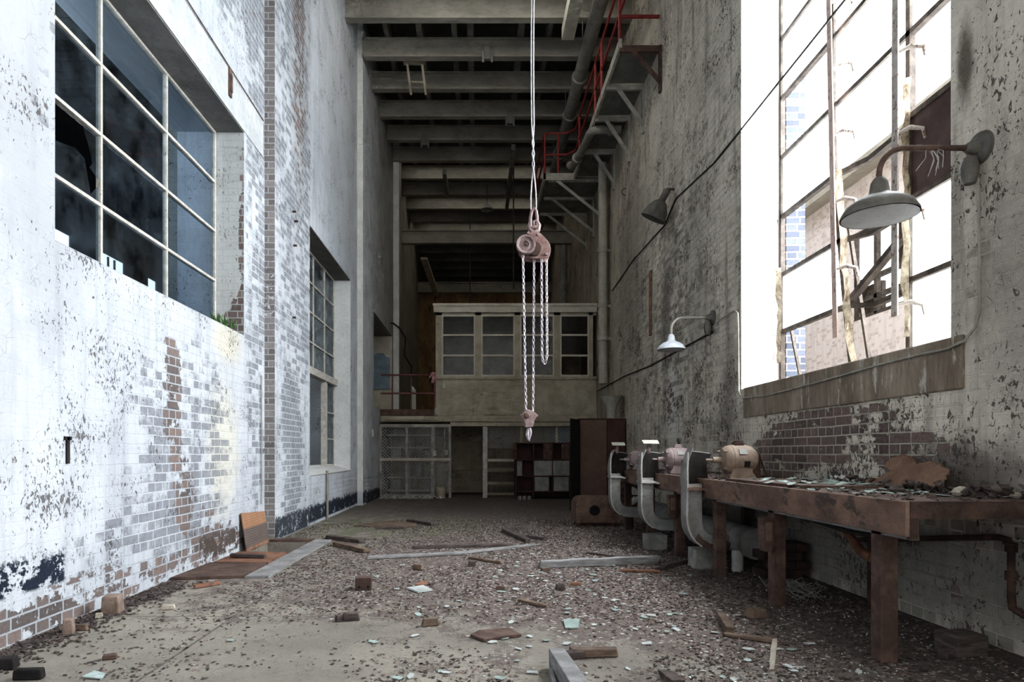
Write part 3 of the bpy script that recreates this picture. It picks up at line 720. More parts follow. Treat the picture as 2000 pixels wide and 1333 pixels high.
for k, py in enumerate((858, 914)):
    m = MB(); m.box(U(880,18.3), U(950,18.3), 18.3, 18.38, Zp(py,18.3)-.07, Zp(py,18.3)+.07)
    for px in (905, 930): m.lathe([(.0,0),(.018,0),(.018,-.012),(0,-.015)], (U(px,18.3), 18.3, Zp(py,18.3)), 'y', 8)
    tag(m.build('wall_batten', CREAM), ('upper' if k == 0 else 'lower')+' dull cream batten across the store wall beside the cage', 'batten', 'battens on the store wall')

# pigeonhole cabinet
pg = empty('pigeonhole_cabinet', (U(1058, 15.9), 15.9, 0), 'rust brown pigeonhole cabinet of nine compartments beside the locker', 'cabinet')
def PG(mb, name, mat):
    o = mb.build(name, mat, pg); o.matrix_local = Matrix.Translation((-pg.location.x, -15.9, 0)); return o
yq = 15.7; pxs = [1008, 1042, 1079, 1113]; pys = [866, 899, 931, 961]
m = MB()
for px in pxs: m.box(U(px,yq)-.012, U(px,yq)+.012, yq, yq+.4, .05, Zp(866,yq))
for py in pys: m.box(U(1006,yq), U(1115,yq), yq, yq+.4, Zp(py,yq)-.012, Zp(py,yq)+.012)
m.box(U(1006,yq), U(1115,yq), yq+.38, yq+.4, .05, Zp(866,yq)); PG(m, 'carcass', LOCKD)
for i, j, wf, mt in ((1,0,.55,RUST), (2,0,.5,RUST)):
    PG(MB().box(U(pxs[i+1],yq)-.42*wf, U(pxs[i+1],yq)-.02, yq-.01, yq+.01, Zp(pys[1],yq)+.02, Zp(pys[0],yq)-.02), 'door', mt)
PG(MB().obox((U(1005,yq), yq-.12, Zp(882,yq)), (.10,.02,.40), Matrix.Rotation(.5,3,'Z')), 'door', RUST)
for i, j in ((1,1), (2,1), (1,2), (2,2)):
    dx = .03 if j == 2 else .015
    PG(MB().box(U(pxs[i],yq)+dx, U(pxs[i+1],yq)-dx-(.06 if j == 2 and i == 1 else 0), yq-.012, yq+.008, Zp(pys[j+1],yq)+.02, Zp(pys[j],yq)-.02), 'door', GREYM)
PG(MB().box(U(1010,yq), U(1020,yq), yq+.05, yq+.07, Zp(930,yq), Zp(901,yq)), 'inner_panel', GREYM)
for k, px in enumerate((1015, 1024, 1034)):
    m = MB(); m.lathe([(.0,0),(.05,0),(.055,.05),(.04,.09),(0,.10)], (U(px,15.55), 15.55, 0), n=12)
    tag(m.build('tin_can', CONC), ('dull round tin under the pigeonhole cabinet, ' + ('first', 'second', 'third')[k] + ' from the white post'), 'tin', 'tins below the pigeonholes')

# steel locker with an open door
lk = empty('steel_locker', (2.58, 13.2, 0), 'tall brown steel locker with one door standing open by the wall', 'locker')
def L(mb, name, mat, bv=0, M=None):
    o = mb.build(name, mat, lk, bv); o.matrix_local = Matrix.Translation((-2.58, -13.2, 0)) @ (M or Matrix()); return o
m = MB(); m.box(2.1, 3.05, 13.0, 13.03, .0, 1.85); m.box(2.1, 2.12, 13.03, 13.55, 0, 1.85); m.box(3.03, 3.05, 13.03, 13.55, 0, 1.85); m.box(2.1, 3.05, 13.53, 13.55, 0, 1.85); m.box(2.08, 3.06, 12.98, 13.56, 1.85, 1.875)
L(m, 'carcass', LOCKD, .005)
L(MB().box(2.1, 2.66, 12.965, 12.999, .06, 1.84), 'side_panel', LOCK, .006)
L(MB().box(2.68, 3.04, 12.985, 12.999, .06, 1.84), 'door', LOCKD, .006)
hg = Vector((2.1, 12.99, 0)); d = Vector((1.815-2.1, 12.35-12.99, 0)); ln = d.length
o = L(MB().box(0, ln, -.012, .012, .02, 1.84).box(.05, ln-.05, .012, .03, .1, 1.75), 'door', BLACK, .004, Matrix.Translation(hg) @ Matrix.Rotation(math.atan2(d.y, d.x), 4, 'Z'))  # open leaf coloured black for the shadow on its face

# downpipe and its funnel
dp = empty('downpipe', (2.90, 14.6, 2.77), 'cream vertical downpipe held by brackets on the wall beside the cabin', 'pipe')
def D(mb, name, mat):
    o = mb.build(name, mat, dp); o.matrix_local = Matrix.Translation((-2.90, -14.6, -2.77)); return o
D(MB().tube([(2.90,14.6,7.9),(2.90,14.6,3.4),(2.91,14.6,2.77)], .105, 18), 'pipe', PIPEL)
for py in (490, 598, 662):
    z = Zp(py, 14.6); D(MB().lathe([(.105,-.05),(.125,-.05),(.125,.05),(.105,.05)], (2.90,14.6,z), n=18).box(2.98, 3.08, 14.58, 14.62, z-.03, z+.03), 'clamp', CAT)
m = MB(); m.lathe([(.10,0),(.10,.18),(.13,.30),(.235,.46),(.25,.48),(.235,.48),(.12,.32),(.085,.2)], (2.82, 13.28, 1.876), n=20)
tag(m.build('pipe_funnel', PIPEL), 'cream flared funnel standing on the steel locker below the downpipe', 'funnel')

# ------------------------------------------------------------------ overhead: catwalk, pipes, lights
cw = empty('wall_catwalk', (2.7, 13, 8.0), 'grey steel catwalk on wall brackets with a red pipe handrail', 'catwalk')
def K(mb, name, mat, par=None, bv=0):
    o = mb.build(name, mat, par or cw, bv)
    if par is None: o.matrix_local = Matrix.Translation((-2.7, -13, -8.0))
    return o
Zc = 8.0
for y0, y1 in ((10.55, 11.6), (11.7, 12.7), (12.8, 14.1), (14.2, 15.5)): K(MB().box(2.40, XR-.01, y0, y1, Zc, Zc+.02), 'deck_plate', PLATE)
K(MB().box(1.66, XR-.01, 15.55, 17.9, Zc-.03, Zc+.01), 'deck_plate', PLATE)
K(MB().box(2.36, 2.41, 10.5, 15.55, Zc-.05, Zc+.10), 'stringer', CAT)
K(MB().box(1.62, 1.67, 15.5, 17.95, Zc-.08, Zc+.08).box(1.62, 2.4, 15.5, 15.56, Zc-.09, Zc+.08), 'stringer', CAT)
for i, (y, xi, drop) in enumerate(((10.55,2.38,.62), (11.65,2.38,.75), (12.75,2.38,.78), (14.15,2.40,.75), (15.6,1.75,.95), (16.7,1.75,.95), (17.8,1.75,.95))):
    m = MB(); m.box(xi, XR, y-.03, y+.03, Zc-.10, Zc); m.bar((xi+.2, y-.04, Zc-.08), (XR-.03, y-.04, Zc-drop), .07, .03, (0,1,0)); m.box(XR-.04, XR, y-.05, y+.05, Zc-drop-.15, Zc)
    K(m, 'bracket', RUST if i == 0 else CAT)
m = MB()
for zz in (.55, 1.08):
    m.tube([(2.38, 10.2, Zc+zz), (2.38, 15.3, Zc+zz), (2.2, 15.52, Zc+zz), (1.66, 15.55, Zc+zz), (1.64, 15.65, Zc+zz), (1.64, 17.9, Zc+zz)], .024, 8)
m.tube([(2.38, 10.55, Zc+.5), (3.05, 10.55, Zc+.5)], .03, 8)
hr = K(m, 'handrail', RED)
for x, y in ((2.38,10.55), (2.38,12.1), (2.38,12.75), (2.38,14.75), (1.98,15.55), (1.65,15.55), (1.64,17.8)):
    MB().tube([(x, y, Zc-.02), (x, y, Zc+1.08)], .027, 8).build('post', RED, hr)
for z0, z1, y, x0, nm in ((7.55, 7.65, 13.6, 2.3, ''),):
    pass

bp = empty('ceiling_pipe', (2.24, 12, 9.45), 'thick grey pipe running under the ceiling beams above the catwalk', 'pipe')
o = MB().tube([(2.24, 5, 9.45), (2.24, 24, 9.45)], .14, 18).build('pipe', PIPE, bp); o.matrix_local = Matrix.Translation((-2.24,-12,-9.45))
for k in range(-4, 9, 2):
    y = 12.6+1.22*k; o = MB().box(2.09, 2.10, y-.02, y+.02, 9.45, 9.85).box(2.38, 2.39, y-.02, y+.02, 9.45, 9.85).build('hanger_strap', PLATE, bp); o.matrix_local = Matrix.Translation((-2.24,-12,-9.45))
for y in (13.85, 15.4, 17.4, 19.4):
    o = MB().lathe([(.14,-.06),(.175,-.05),(.175,.05),(.14,.06)], (2.24, y, 9.45), 'y', 18).build('coupling', PIPE, bp); o.matrix_local = Matrix.Translation((-2.24,-12,-9.45))
m = MB(); m.tube([(2.95, 13.0, 7.86), (2.55, 13.0, 7.86)]+arc((2.52, 13.0+.18, 7.86), .18, 270, 180, 5, 'xy')+[(2.33, 13.5, 7.86), (2.27, 14.1, 7.86), (2.2, 14.7, 7.86), (2.17, 14.9, 8.0)], .085, 14)
m.lathe([(.085,-.04),(.115,-.04),(.115,.04),(.085,.04)], (2.75, 13.0, 7.86), 'x', 14); m.lathe([(.085,-.04),(.12,-.04),(.12,.04),(.085,.04)], (2.25, 14.25, 7.86), 'y', 14)
tag(m.build('elbow_pipe', PIPE), 'bent grey pipe with flanges hung close under the catwalk', 'pipe')
m = MB(); m.box(1.655, 1.90, 5.5, 12.45, 9.35, 9.6)
tag(m.build('hanging_duct', worn('duct_pale', (.40,.40,.33), (.50,.49,.41), 5, .8, bump=.1, c3=(.33,.31,.24)), None, .008), 'long pale square duct hung below the nearest ceiling beams', 'duct')
m = MB()
y = 14.1
m.bar(P(788,118,y), P(830,118,y), .12, .16); 
for px in (795, 824): m.bar(P(px,122,y), P(px+8,185,y+.5), .05, .03); m.tube([P(px,112,y), P(px-2,85,y)+Vector((0,0,.15))], .015, 6)
m.bar(P(803,160,y+.35), P(832,162,y+.35), .05, .03)
tag(m.build('hanging_bracket', CREAM), 'cream steel cradle hanging from the third ceiling beam', 'bracket')
for k, (px, py, yy, lb) in enumerate(((952, 105, 13.7, 'small dark beam clamp on the second ceiling beam above the hoist rope'), (996, 232, 16.2, 'small dark beam clamp on the fourth ceiling beam beside the hoist rope'), (830, 275, 17.4, 'small dark beam clamp on the fifth ceiling beam near the plastered wall'))):
    c = P(px, py, yy-.1); m = MB(); m.box(c.x-.07, c.x+.07, c.y-.05, c.y+.01, c.z-.14, c.z+.16); m.box(c.x-.12, c.x-.07, c.y-.03, c.y, c.z-.2, c.z+.05); m.box(c.x+.07, c.x+.12, c.y-.03, c.y, c.z-.2, c.z+.05)
    tag(m.build('beam_clamp', PLATE, None, .01), lb, 'clamp', 'clamps on the ceiling beams')
for k, (px, y0, y1, z, lb) in enumerate(((1003, 17.6, 21.8, 9.66, 'dark hanging rail below the ceiling beams between hoist rope and catwalk'), (868, 19., 20.7, 9.6, 'short dark rail below the ceiling beams above the far lamp'))):
    m = MB(); x = (px-CX)*y0/F; m.box(x-.06, x+.06, y0, y1, z, z+.17); tag(m.build('hanging_rail', JOIST), lb, 'rail')
m = MB(); m.tube([P(1003, 300, 19.), P(1003, 565, 19.)], .022, 6); tag(m.build('hanging_rod', CABLE), 'thin dark vertical rod hanging between the hoist and the cabin', 'rod')
m = MB(); m.tube([P(918, 420, 21.), P(918, 596, 21.)], .02, 6); tag(m.build('hanging_rod', CABLE), 'thin dark vertical rod standing on the cabin roof', 'rod')
for k, (p0, p1, lb) in enumerate((((828,505), (852,575), 'cream slanting strut below the far low beam beside the brown wall'), ((1068,500), (1052,575), 'cream slanting strut below the far low beam behind the hoist'))):
    m = MB(); m.bar(P(*p0, 21.0), P(*p1, 25.), .22, .08); tag(m.build('roof_strut', CREAM), lb, 'strut')
m = MB(); m.tube([P(1100, 478, 20.9), (P(1100, 597, 20.9).x, 20.9, 2.29)], .13, 12); tag(m.build('far_pipe', PIPE), 'far grey vertical pipe behind the cabin roof beside the downpipe', 'pipe')

def rlm_shade(mb, c, r):              # outer bowl profile, closed back inside
    mb.lathe([(.0,.50*r+.06),(.17*r,.50*r+.06),(.20*r,.72*r),(.28*r,.58*r),(.36*r,.52*r),(.62*r,.44*r),(.86*r,.26*r),(1.0*r,.06*r),(1.0*r,.0),
              (.97*r,.0),(.84*r,.22*r),(.60*r,.38*r),(.30*r,.45*r),(.0,.46*r)], c, n=36)
def wall_lamp(y, xs, zrim, zarm, r, shade_m, arm_m, label, wz=None):
    root = empty('wall_lamp', (XR, y, zarm), label, 'lamp')
    L_ = Matrix.Translation((-XR, -y, -zarm))
    wz = wz or zarm
    ztop = zrim+1.08*r
    rb = min(.16, zarm-ztop-.02)
    pts = [(XR-.06, y, zarm), (xs+rb, y, zarm)]+arc((xs+rb, y, zarm-rb), rb, 90, 180, 8)+[(xs, y, ztop-.05)]
    o = MB().tube(pts, .017, 10).build('arm', arm_m, root); o.matrix_local = L_
    m = MB(); m.lathe([(.0,.0),(.10,.0),(.095,-.02),(.045,-.035),(.035,-.08),(.022,-.10),(0,-.1)], (XR, y, zarm), 'x', 22); m.lathe([(.0,-.22),(.03,-.22),(.045,-.18),(.05,-.12),(.035,-.06),(0,-.05)], (XR-.07, y, zarm), 'z', 14)
    o = m.build('wall_plate', LAMPG, root); o.matrix_local = L_
    m = MB()
    m.lathe([(.0,1.12*r),(.13*r,1.12*r),(.17*r,1.06*r),(.22*r,.98*r),(.27*r,.68*r),(.36*r,.58*r),(.62*r,.48*r),(.86*r,.31*r),(1.*r,.07*r),(1.005*r,0)], (xs, y, zrim), n=40)
    o = m.build('shade', shade_m, root); o.matrix_local = L_
    m = MB(); m.lathe([(1.003*r,.0),(.97*r,.0),(.84*r,.26*r),(.60*r,.42*r),(.30*r,.50*r),(.0,.51*r)], (xs, y, zrim-.002), n=40)
    o = m.build('shade_inside', LAMPI, root); o.matrix_local = L_
    m = MB(); m.lathe([(.0,.03),(.03,.035),(.045,.07),(.03,.11),(.025,.15),(.0,.15)], (xs, y, zrim+.02), n=14)
    o = m.build('bulb_holder', LAMPG, root); o.matrix_local = L_
    return root
wall_lamp(3.84, 2.455, 2.60, 3.02, .212, LAMPG, RUST, 'large grey bowl wall lamp hanging in front of the broken window')
wall_lamp(8.22, 2.53, 2.51, 2.93, .18, LAMPW, CAT, 'white bowl wall lamp on a curved arm beside the tall window')
m = MB()
for k in range(9):
    p = Vector((2.78+R.uniform(-.04,.04), 3.84, 3.02)); q = p+Vector((R.uniform(-.09,.09), R.uniform(-.05,.05), -R.uniform(.05,.2)))
    m.tube([p, (p+q)/2+Vector((.03,0,.01)), q], .0018, 4)
tag(m.build('string_tie', WHITEP), 'frayed pale string tied round the arm of the large grey lamp', 'string')
fl = empty('flood_lamp', (XR, 9.85, 5.28), 'grey tilted floodlight dish high on the wall above the white lamp', 'lamp')
Mf = Matrix.Translation((-XR, -9.85, -5.28))
o = MB().tube([(XR, 9.85, 5.30), (2.97, 9.85, 5.30), (2.95, 9.85, 5.28)], .02, 8).build('bracket', RUST, fl); o.matrix_local = Mf
rot = Matrix.Translation((2.815, 9.85, 4.98)) @ Matrix.Rotation(math.radians(25), 4, 'Y') @ Matrix.Rotation(math.radians(14), 4, 'X')
m = MB(); m.lathe([(.0,.32),(.05,.32),(.055,.15),(.11,.10),(.165,.0),(.20,-.14),(.205,-.15)], n=30); o = m.build('dish', LAMPG, fl); o.matrix_local = Mf @ rot
m = MB(); m.lathe([(.204,-.15),(.19,-.14),(.15,.0),(.09,.08),(0,.09)], n=30); o = m.build('dish_inside', LAMPI, fl); o.matrix_local = Mf @ rot
pl = empty('pendant_lamp', (.29, 20.4, 9.1), 'small far pendant lamp hanging below the dark ceiling beams', 'lamp')
m = MB(); m.lathe([(.0,.22),(.04,.22),(.06,.12),(.13,.08),(.21,.0),(.215,-.03),(.19,-.02),(.0,.05)], n=24); m.build('shade', GREYM, pl)
MB().tube([(0,0,.2),(0,0,.75)], .012, 6).build('cord', CABLE, pl)

# cables and conduits on the right wall
def wcable(pts, r, mat, label, cat='cable', name='wall_cable', x=XR-.012):
    pp = []
    for i, (px, py) in enumerate(pts):
        Y = (x)*F/(px-CX); pp.append((x, Y, H-(py-CY)*Y/F))
    return tag(MB().tube(pp, r, 7).build(name, mat), label, cat)
wcable([(1700,-62),(1650,0),(1550,125),(1450,250),(1395,318),(1320,388),(1298,440),(1235,510),(1196,568)], .011, CABLE, 'black cable strung along the wall and across the tall broken window')
wcable([(1393,648),(1330,682),(1270,715),(1220,735),(1165,765)], .012, CABLE, 'dark cable running from the white lamp towards the downpipe')
wcable([(1397,632),(1425,612),(1436,607),(1441,612),(1442,640),(1443,765),(1450,778),(1500,772),(1560,757),(1640,735),(1720,712),(1800,692),(1850,682),(1885,665),(1905,640),(1914,600),(1913,500),(1912,400),(1908,325)], .009, CONDUIT,
       'thin conduit looping below the window sill between the two bowl lamps', 'conduit', 'wall_conduit', XR-.034)
m = MB(); y = 11.16; m.box(XR-.03, XR, y-.06, y+.06, 3.25, 4.4); tag(m.build('wall_batten', worn('batten_rust', (.16,.09,.055), (.27,.17,.11), 8, .9), None, .006), 'narrow rusty upright batten fixed to the wall beyond the white lamp', 'batten')
m = MB(); c = P(1221, 375, 13.1); m.tube([P(1226, 330, 12.9), c+Vector((.03,0,.1))]+arc(c, .07, 60, 380, 14, 'xz'), .009, 6); tag(m.build('hanging_loop', CABLE), 'small black cable loop hanging on the wall below the catwalk', 'cable')

# left wall fittings
m = MB(); m.box(XA+.008, XA+.03, 7.0, 7.07, 5.15, 5.47); m.box(XA+.03, XA+.045, 7.015, 7.055, 5.2, 5.4)
tag(m.build('wall_hook', RUST, None, .006), 'rusty upright hook plate on the lintel of the big window', 'hook')
m = MB(); m.tube([(XA+.02, 3.5, 5.5), (XA+.016, 7., 5.48), (XA+.02, 8.12, 5.46)], .008, 6); tag(m.build('wall_wire', RUST), 'thin rusty wire stretched along the lintel of the big window', 'wire')
for k, (y, z) in enumerate(((9.0, 4.62), (9.1, 4.52), (9.05, 4.15), (9.0, 3.1))):
    m = MB(); m.box(XB, XB+.05, y-.012, y+.012, z-.012, z+.012); tag(m.build('wall_spike', RUSTD), 'small dark iron spike in the brick pilaster, ' + ('highest', 'second highest', 'third highest', 'lowest')[k] + ' of four', 'spike', 'iron spikes in the pilaster')
m = MB(); m.tube([(XA+.02, 8.05, .5), (XA+.02, 8.05, 2.15)], .008, 6); tag(m.build('thin_conduit', CONDUIT), 'thin vertical conduit on the whitewashed wall above the leaning plate', 'conduit')
m = MB(); m.tube([(XB+.03, 10.95, .0), (XB+.03, 10.95, .85)], .024, 8); tag(m.build('rusty_pipe', PIPE), 'short upright brown pipe below the tall far window on the white wall', 'pipe')
m = MB(); y = 15.0; m.box(XC, XC+.04, y-.05, y+.05, 1.55, 1.72); tag(m.build('switch_box', SIGNW, None, .01), 'small white switch box on the dark grey wall near the cage', 'switch')
m = MB(); m.box(XA, XA+.012, 4.255, 4.285, 1.08, 1.26); m.box(XA, XA+.012, 4.235, 4.305, 1.24, 1.265); tag(m.build('slot_bracket', BLACK), 'small black slotted bracket set in the peeling whitewashed wall', 'bracket')
m = MB()
for k in range(70):
    y = R.uniform(7.1, 7.48); x = R.uniform(-3.02, -2.86); z = 2.60+abs(x+2.8)*.3; a = R.uniform(0, 6.28); h = R.uniform(.03, .11)
    d = Vector((math.cos(a)*.5, math.sin(a)*.5, 1))*h; s_ = Vector((-math.sin(a), math.cos(a), 0))*.008
    p = Vector((x, y, z)); m.add([p-s_, p+s_, p+d*.6+s_*1.5, p+d], [(0,1,2,3)])
tag(m.build('sill_weeds', LEAFG), 'small green weeds growing in the corner of the big window sill', 'weeds')
m = MB(); m.tube([P(731,630,18.0)+Vector((.03,0,0)), P(768,632,18.2), P(779,640,18.6), P(792,660,19.5), P(790,695,19.5), P(803,715,20.), P(803,800,20.)], .025, 6)
tag(m.build('wall_cable', CABLE), 'black cable sagging down the brown wall behind the railing', 'cable')

# ------------------------------------------------------------------ chain hoist
YH = 6.5; hx = (1043-CX)*YH/F
ho = empty('chain_hoist', (hx, YH, Zp(430, YH)), 'pink rusted chain hoist hanging on wire rope over the littered floor', 'hoist')
HM = Matrix.Translation(-ho.location)
def HO(mb, name, mat, par=None, bv=0):
    o = mb.build(name, mat, par or ho, bv)
    if par is None: o.matrix_local = HM
    return o
def Q(px, py, dy=0): v = P(px, py, YH); v.y += dy; return v
# wire rope: two parallel strands that twist, then open round the shackle
m = MB()
for s in (-1, 1):
    pts = []
    for i in range(60):
        t = i/59; z = 9.85+(Zp(420, YH)-9.85)*t; py = CY-(z-H)*F/YH
        if py < 255: off = .012*s; ph = 0
        elif py < 345: a = (py-255)/90*math.pi*4; off = .010*s*math.cos(a); ph = .010*s*math.sin(a)
        else: k = (py-345)/75; off = s*(.010+.018*math.sin(min(1, k)*math.pi*.75)); ph = 0
        pts.append((hx-.012+off+.006*math.sin(z*2.1), YH+ph, z))
    m.tube(pts, .0075, 7)
HO(m, 'wire_rope', ROPE)
m = MB(); m.tube([Q(1036,445), Q(1036,425), Q(1039,412), Q(1043,408), Q(1047,412), Q(1049,425), Q(1049,445)], .017, 10); m.tube([Q(1033,444), Q(1052,444)], .02, 10)
HO(m, 'shackle', HOISTM)
m = MB(); m.tube([Q(1034,434,.0), Q(1032,442), Q(1035,450), Q(1043,455), Q(1051,450), Q(1053,440), Q(1048,431), Q(1042,433), Q(1043,442)], [.01,.016,.02,.024,.024,.021,.018,.016,.012], 10)
HO(m, 'top_hook', HOISTM)
out = [(1034,457),(1042,454),(1052,457),(1064,468),(1073,480),(1075,492),(1072,504),(1063,508),(1040,508),(1024,506),(1014,494),(1013,482),(1024,470)]
pl_ = [(Q(*p).x, Q(*p).z) for p in out]
HO(MB().prism(pl_, YH-.05, YH-.035), 'side_plate', HOISTR, bv=.004)
HO(MB().prism(pl_, YH+.075, YH+.09), 'side_plate', HOISTR, bv=.004)
HO(MB().lathe([(0,-.035),(.105,-.035),(.118,-.02),(.118,.07),(.105,.075),(0,.075)], Q(1052,486), 'y', 28), 'drum_cover', HOISTM)
HO(MB().lathe([(0,-.01),(.07,-.01),(.07,.04),(0,.04)], Q(1042,492,-.1), 'y', 20), 'dark_gear', RUSTD)
wh = HO(MB().lathe([(0,.0),(.030,.0),(.034,-.02),(.055,-.012),(.066,-.012),(.078,-.03),(.094,-.034),(.098,-.02),(.098,.02),(.09,.03),(0,.03)], Q(1025,486,-.12), 'y', 32), 'hand_wheel', HOISTM)
HO(MB().lathe([(0,-.03),(.012,-.03),(.014,0),(0,0)], Q(1025,486,-.13), 'y', 10), 'wheel_nut', RUST)
for px, py in ((1031,459),(1050,462),(1066,500),(1048,480)): HO(MB().lathe([(0,-.022),(.013,-.02),(.016,-.004),(.016,0),(0,0)], Q(px,py,-.05), 'y', 10), 'bolt', HOISTM)
def chain(p, q, pitch=.034, wire=.0047, path=None):
    mb = MB(); pts = path or [Vector(p), Vector(q)]
    segs = [(a, b) for a, b in zip(pts, pts[1:])]; tot = sum((b-a).length for a, b in segs); n = int(tot/pitch)
    def at(s):
        for a, b in segs:
            l = (b-a).length
            if s <= l: return a+(b-a)*(s/l), (b-a).normalized()
            s -= l
        return segs[-1][1], (segs[-1][1]-segs[-1][0]).normalized()
    for i in range(n):
        c, d = at((i+.5)*pitch); tw = (i % 2)*math.pi/2+.6+.15*math.sin(i*.7)
        a = d.cross(Vector((0,1,0)));
        if a.length < .1: a = d.cross(Vector((1,0,0)))
        a.normalize(); b = d.cross(a); e = a*math.cos(tw)+b*math.sin(tw)
        L2, w2 = pitch*.36, .0095
        ring = [c+d*(L2+w2*math.sin(t))+e*w2*math.cos(t) for t in [math.pi*k/5 for k in range(6)]]
        ring += [c+d*(-L2-w2*math.sin(t))-e*w2*math.cos(t) for t in [math.pi*k/5 for k in range(6)]]
        mb.tube(ring, wire, 6, closed=True)
    return mb
HO(chain(Q(1020,505,-.1), Q(1027,806,-.02)), 'load_chain', CHAINM)
HO(chain(Q(1043,508,-.0), Q(1041,808,-.0)), 'load_chain', CHAINM)
HO(chain(0, 0, path=[Q(1057,508,-.03), Q(1058,695,-.03), Q(1060,708,-.03), Q(1063,712,-.03), Q(1066,706,-.03), Q(1068,694,-.02), Q(1067,508,-.02)]), 'hand_chain', CHAINM)
star = [(1015,812),(1023,806),(1030,801),(1038,803),(1050,812),(1043,822),(1040,835),(1026,836),(1023,824)]
pb = HO(MB().prism([(Q(*p).x, Q(*p).z) for p in star], YH-.06, YH+.04), 'bottom_block', HOISTM, bv=.006)
HO(MB().lathe([(0,-.03),(.02,-.03),(.03,-.01),(.03,0),(0,0)], Q(1028,813,-.06), 'y', 14), 'block_pin', RUST)
m = MB(); m.tube([Q(1033,834), Q(1031,842), Q(1030,850), Q(1031.5,857), Q(1034,862)], [.014,.016,.02,.014,.004], 10); m.tube([Q(1035,836), Q(1037,846), Q(1034,861)], [.012,.011,.004], 8)
HO(m, 'bottom_hook', CHAINM)

# ------------------------------------------------------------------ bench, motors, dust hoods
BT, BX = .905, 2.15
wb = empty('steel_workbench', (2.6, 6, 0), 'long rusted steel workbench along the wall below the broken window', 'workbench')
WM = Matrix.Translation((-2.6, -6, 0))
def WBn(mb, name, mat, par=None, bv=0):
    o = mb.build(name, mat, par or wb, bv)
    if par is None: o.matrix_local = WM
    return o
WBn(MB().box(BX+.01, XR-.005, 3.16, 9.6, BT-.035, BT), 'top_plate', RUST)
WBn(MB().box(BX-.012, BX+.012, 3.14, 6.55, BT-.175, BT+.003).box(BX-.008, BX+.012, 6.56, 9.6, BT-.175, BT+.003), 'front_apron', RUSTL, bv=.004)
WBn(MB().box(BX+.013, XR-.005, 3.14, 3.165, BT-.085, BT+.003).box(BX+.012, BX+.06, 3.145, 3.165, BT-.19, BT-.08), 'end_apron', RUSTD)
WBn(MB().box(BX+.05, BX+.10, 3.2, 9.5, BT-.20, BT-.17), 'under_rail', WOODG)
for i, y in enumerate((3.47, 4.72, 5.84, 7.0, 8.18, 9.42)):
    w = .047
    WBn(MB().box(2.2, 2.2+2*w, y-w, y+w, 0, BT-.17), 'leg', RUST if i != 2 else RUST, bv=.006)
for y in (4.72, 7.0, 9.42): WBn(MB().box(2.95, 3.03, y-.04, y+.04, 0, BT-.05), 'leg', RUSTD)

m = MB(); m.prism([(2.25,4.35),(2.75,4.25),(2.82,5.2),(2.8,5.6),(2.22,5.62),(2.2,5.0)], BT+.002, BT+.022, 'z')
tag(m.build('loose_sheet', RUST), 'thin rusted sheet lying on the workbench under pale glass pieces', 'sheet')
def shard_poly(r, n=None):
    n = n or R.randint(4, 6); a0 = R.uniform(0, 6.28)
    return [(math.cos(a0+6.283*k/n+R.uniform(-.3,.3))*r*R.uniform(.55,1.), math.sin(a0+6.283*k/n+R.uniform(-.3,.3))*r*R.uniform(.35,.8)) for k in range(n)]
def shard(mb, c, r, t=.004, tilt=.15):
    p = shard_poly(r); M = Matrix.Rotation(R.uniform(0,6.28),3,'Z') @ Matrix.Rotation(R.uniform(-tilt,tilt),3,'X') @ Matrix.Rotation(R.uniform(-tilt,tilt),3,'Y')
    n = len(p); vs = [M @ Vector((x, y, 0))+Vector(c) for x, y in p]+[M @ Vector((x, y, t))+Vector(c) for x, y in p]
    mb.add(vs, [tuple(range(n-1,-1,-1)), tuple(range(n, 2*n))]+[(i, (i+1) % n, (i+1) % n+n, i+n) for i in range(n)])
m = MB()
for k in range(120):
    y = R.triangular(3.3, 6.2, 5.0); shard(m, (R.uniform(2.2, 3.0), y, BT+.005+(.022 if 4.4 < y < 5.5 else 0)), R.uniform(.015, .07), .003, .25)
tag(m.build('glass_litter', GLASSSH), 'pale green broken glass scattered over the workbench top', 'broken glass', kind='stuff')
m = MB()
for k in range(900):
    x = R.uniform(2.18, 3.03); y = R.uniform(3.2, 9.4); shard(m, (x, y, BT+.004), R.uniform(.008, .03), .004, .5)
for k in range(120):
    x = R.uniform(2.75, 3.02); y = R.uniform(3.2, 5.); shard(m, (x, y, BT+R.uniform(.0,.06)), R.uniform(.02, .05), .012, .9)
tag(m.build('bench_dirt', WOODD), 'dark dirt and paint flakes covering the workbench top', 'dirt', kind='stuff')
# leaning corroded sheet by the wall
base = [(1668,952),(1690,940),(1725,935),(1740,925),(1728,918),(1735,905),(1750,897),(1765,893),(1778,900),(1790,912),(1820,908),(1838,918),(1852,925),(1845,940),(1836,955),(1800,957),(1740,956)]
_b = []
for (_x0,_y0), (_x1,_y1) in zip(base, base[1:]+base[:1]):
    _n = 4 if min(_y0,_y1) < 950 else 1
    for _k in range(_n): _b.append((_x0+(_x1-_x0)*_k/_n+R.uniform(-3,3)*(_k > 0), _y0+(_y1-_y0)*_k/_n+R.uniform(-3,3)*(_k > 0)))
base = _b; vs = []
for px, py in base:
    t = (957-py)/64; x = 2.86+.18*t; Y = x*F/(px-CX); vs.append((x, Y, H-(py-CY)*Y/F))
zmin = min(v[2] for v in vs); vs = [(x, y, z-zmin+BT+.004) for x, y, z in vs]; n = len(vs)
m = MB(); m.add(vs+[(x+.012, y, z) for x, y, z in vs], [tuple(range(n)), tuple(range(2*n-1, n-1, -1))]+[(i, i+n, (i+1) % n+n, (i+1) % n) for i in range(n)])
tag(m.build('corroded_sheet', worn('corroded', (.15,.085,.055), (.23,.14,.095), 7, .9, bump=.4)), 'ragged rusty brown sheet leaning on the wall at the back of the workbench', 'sheet')
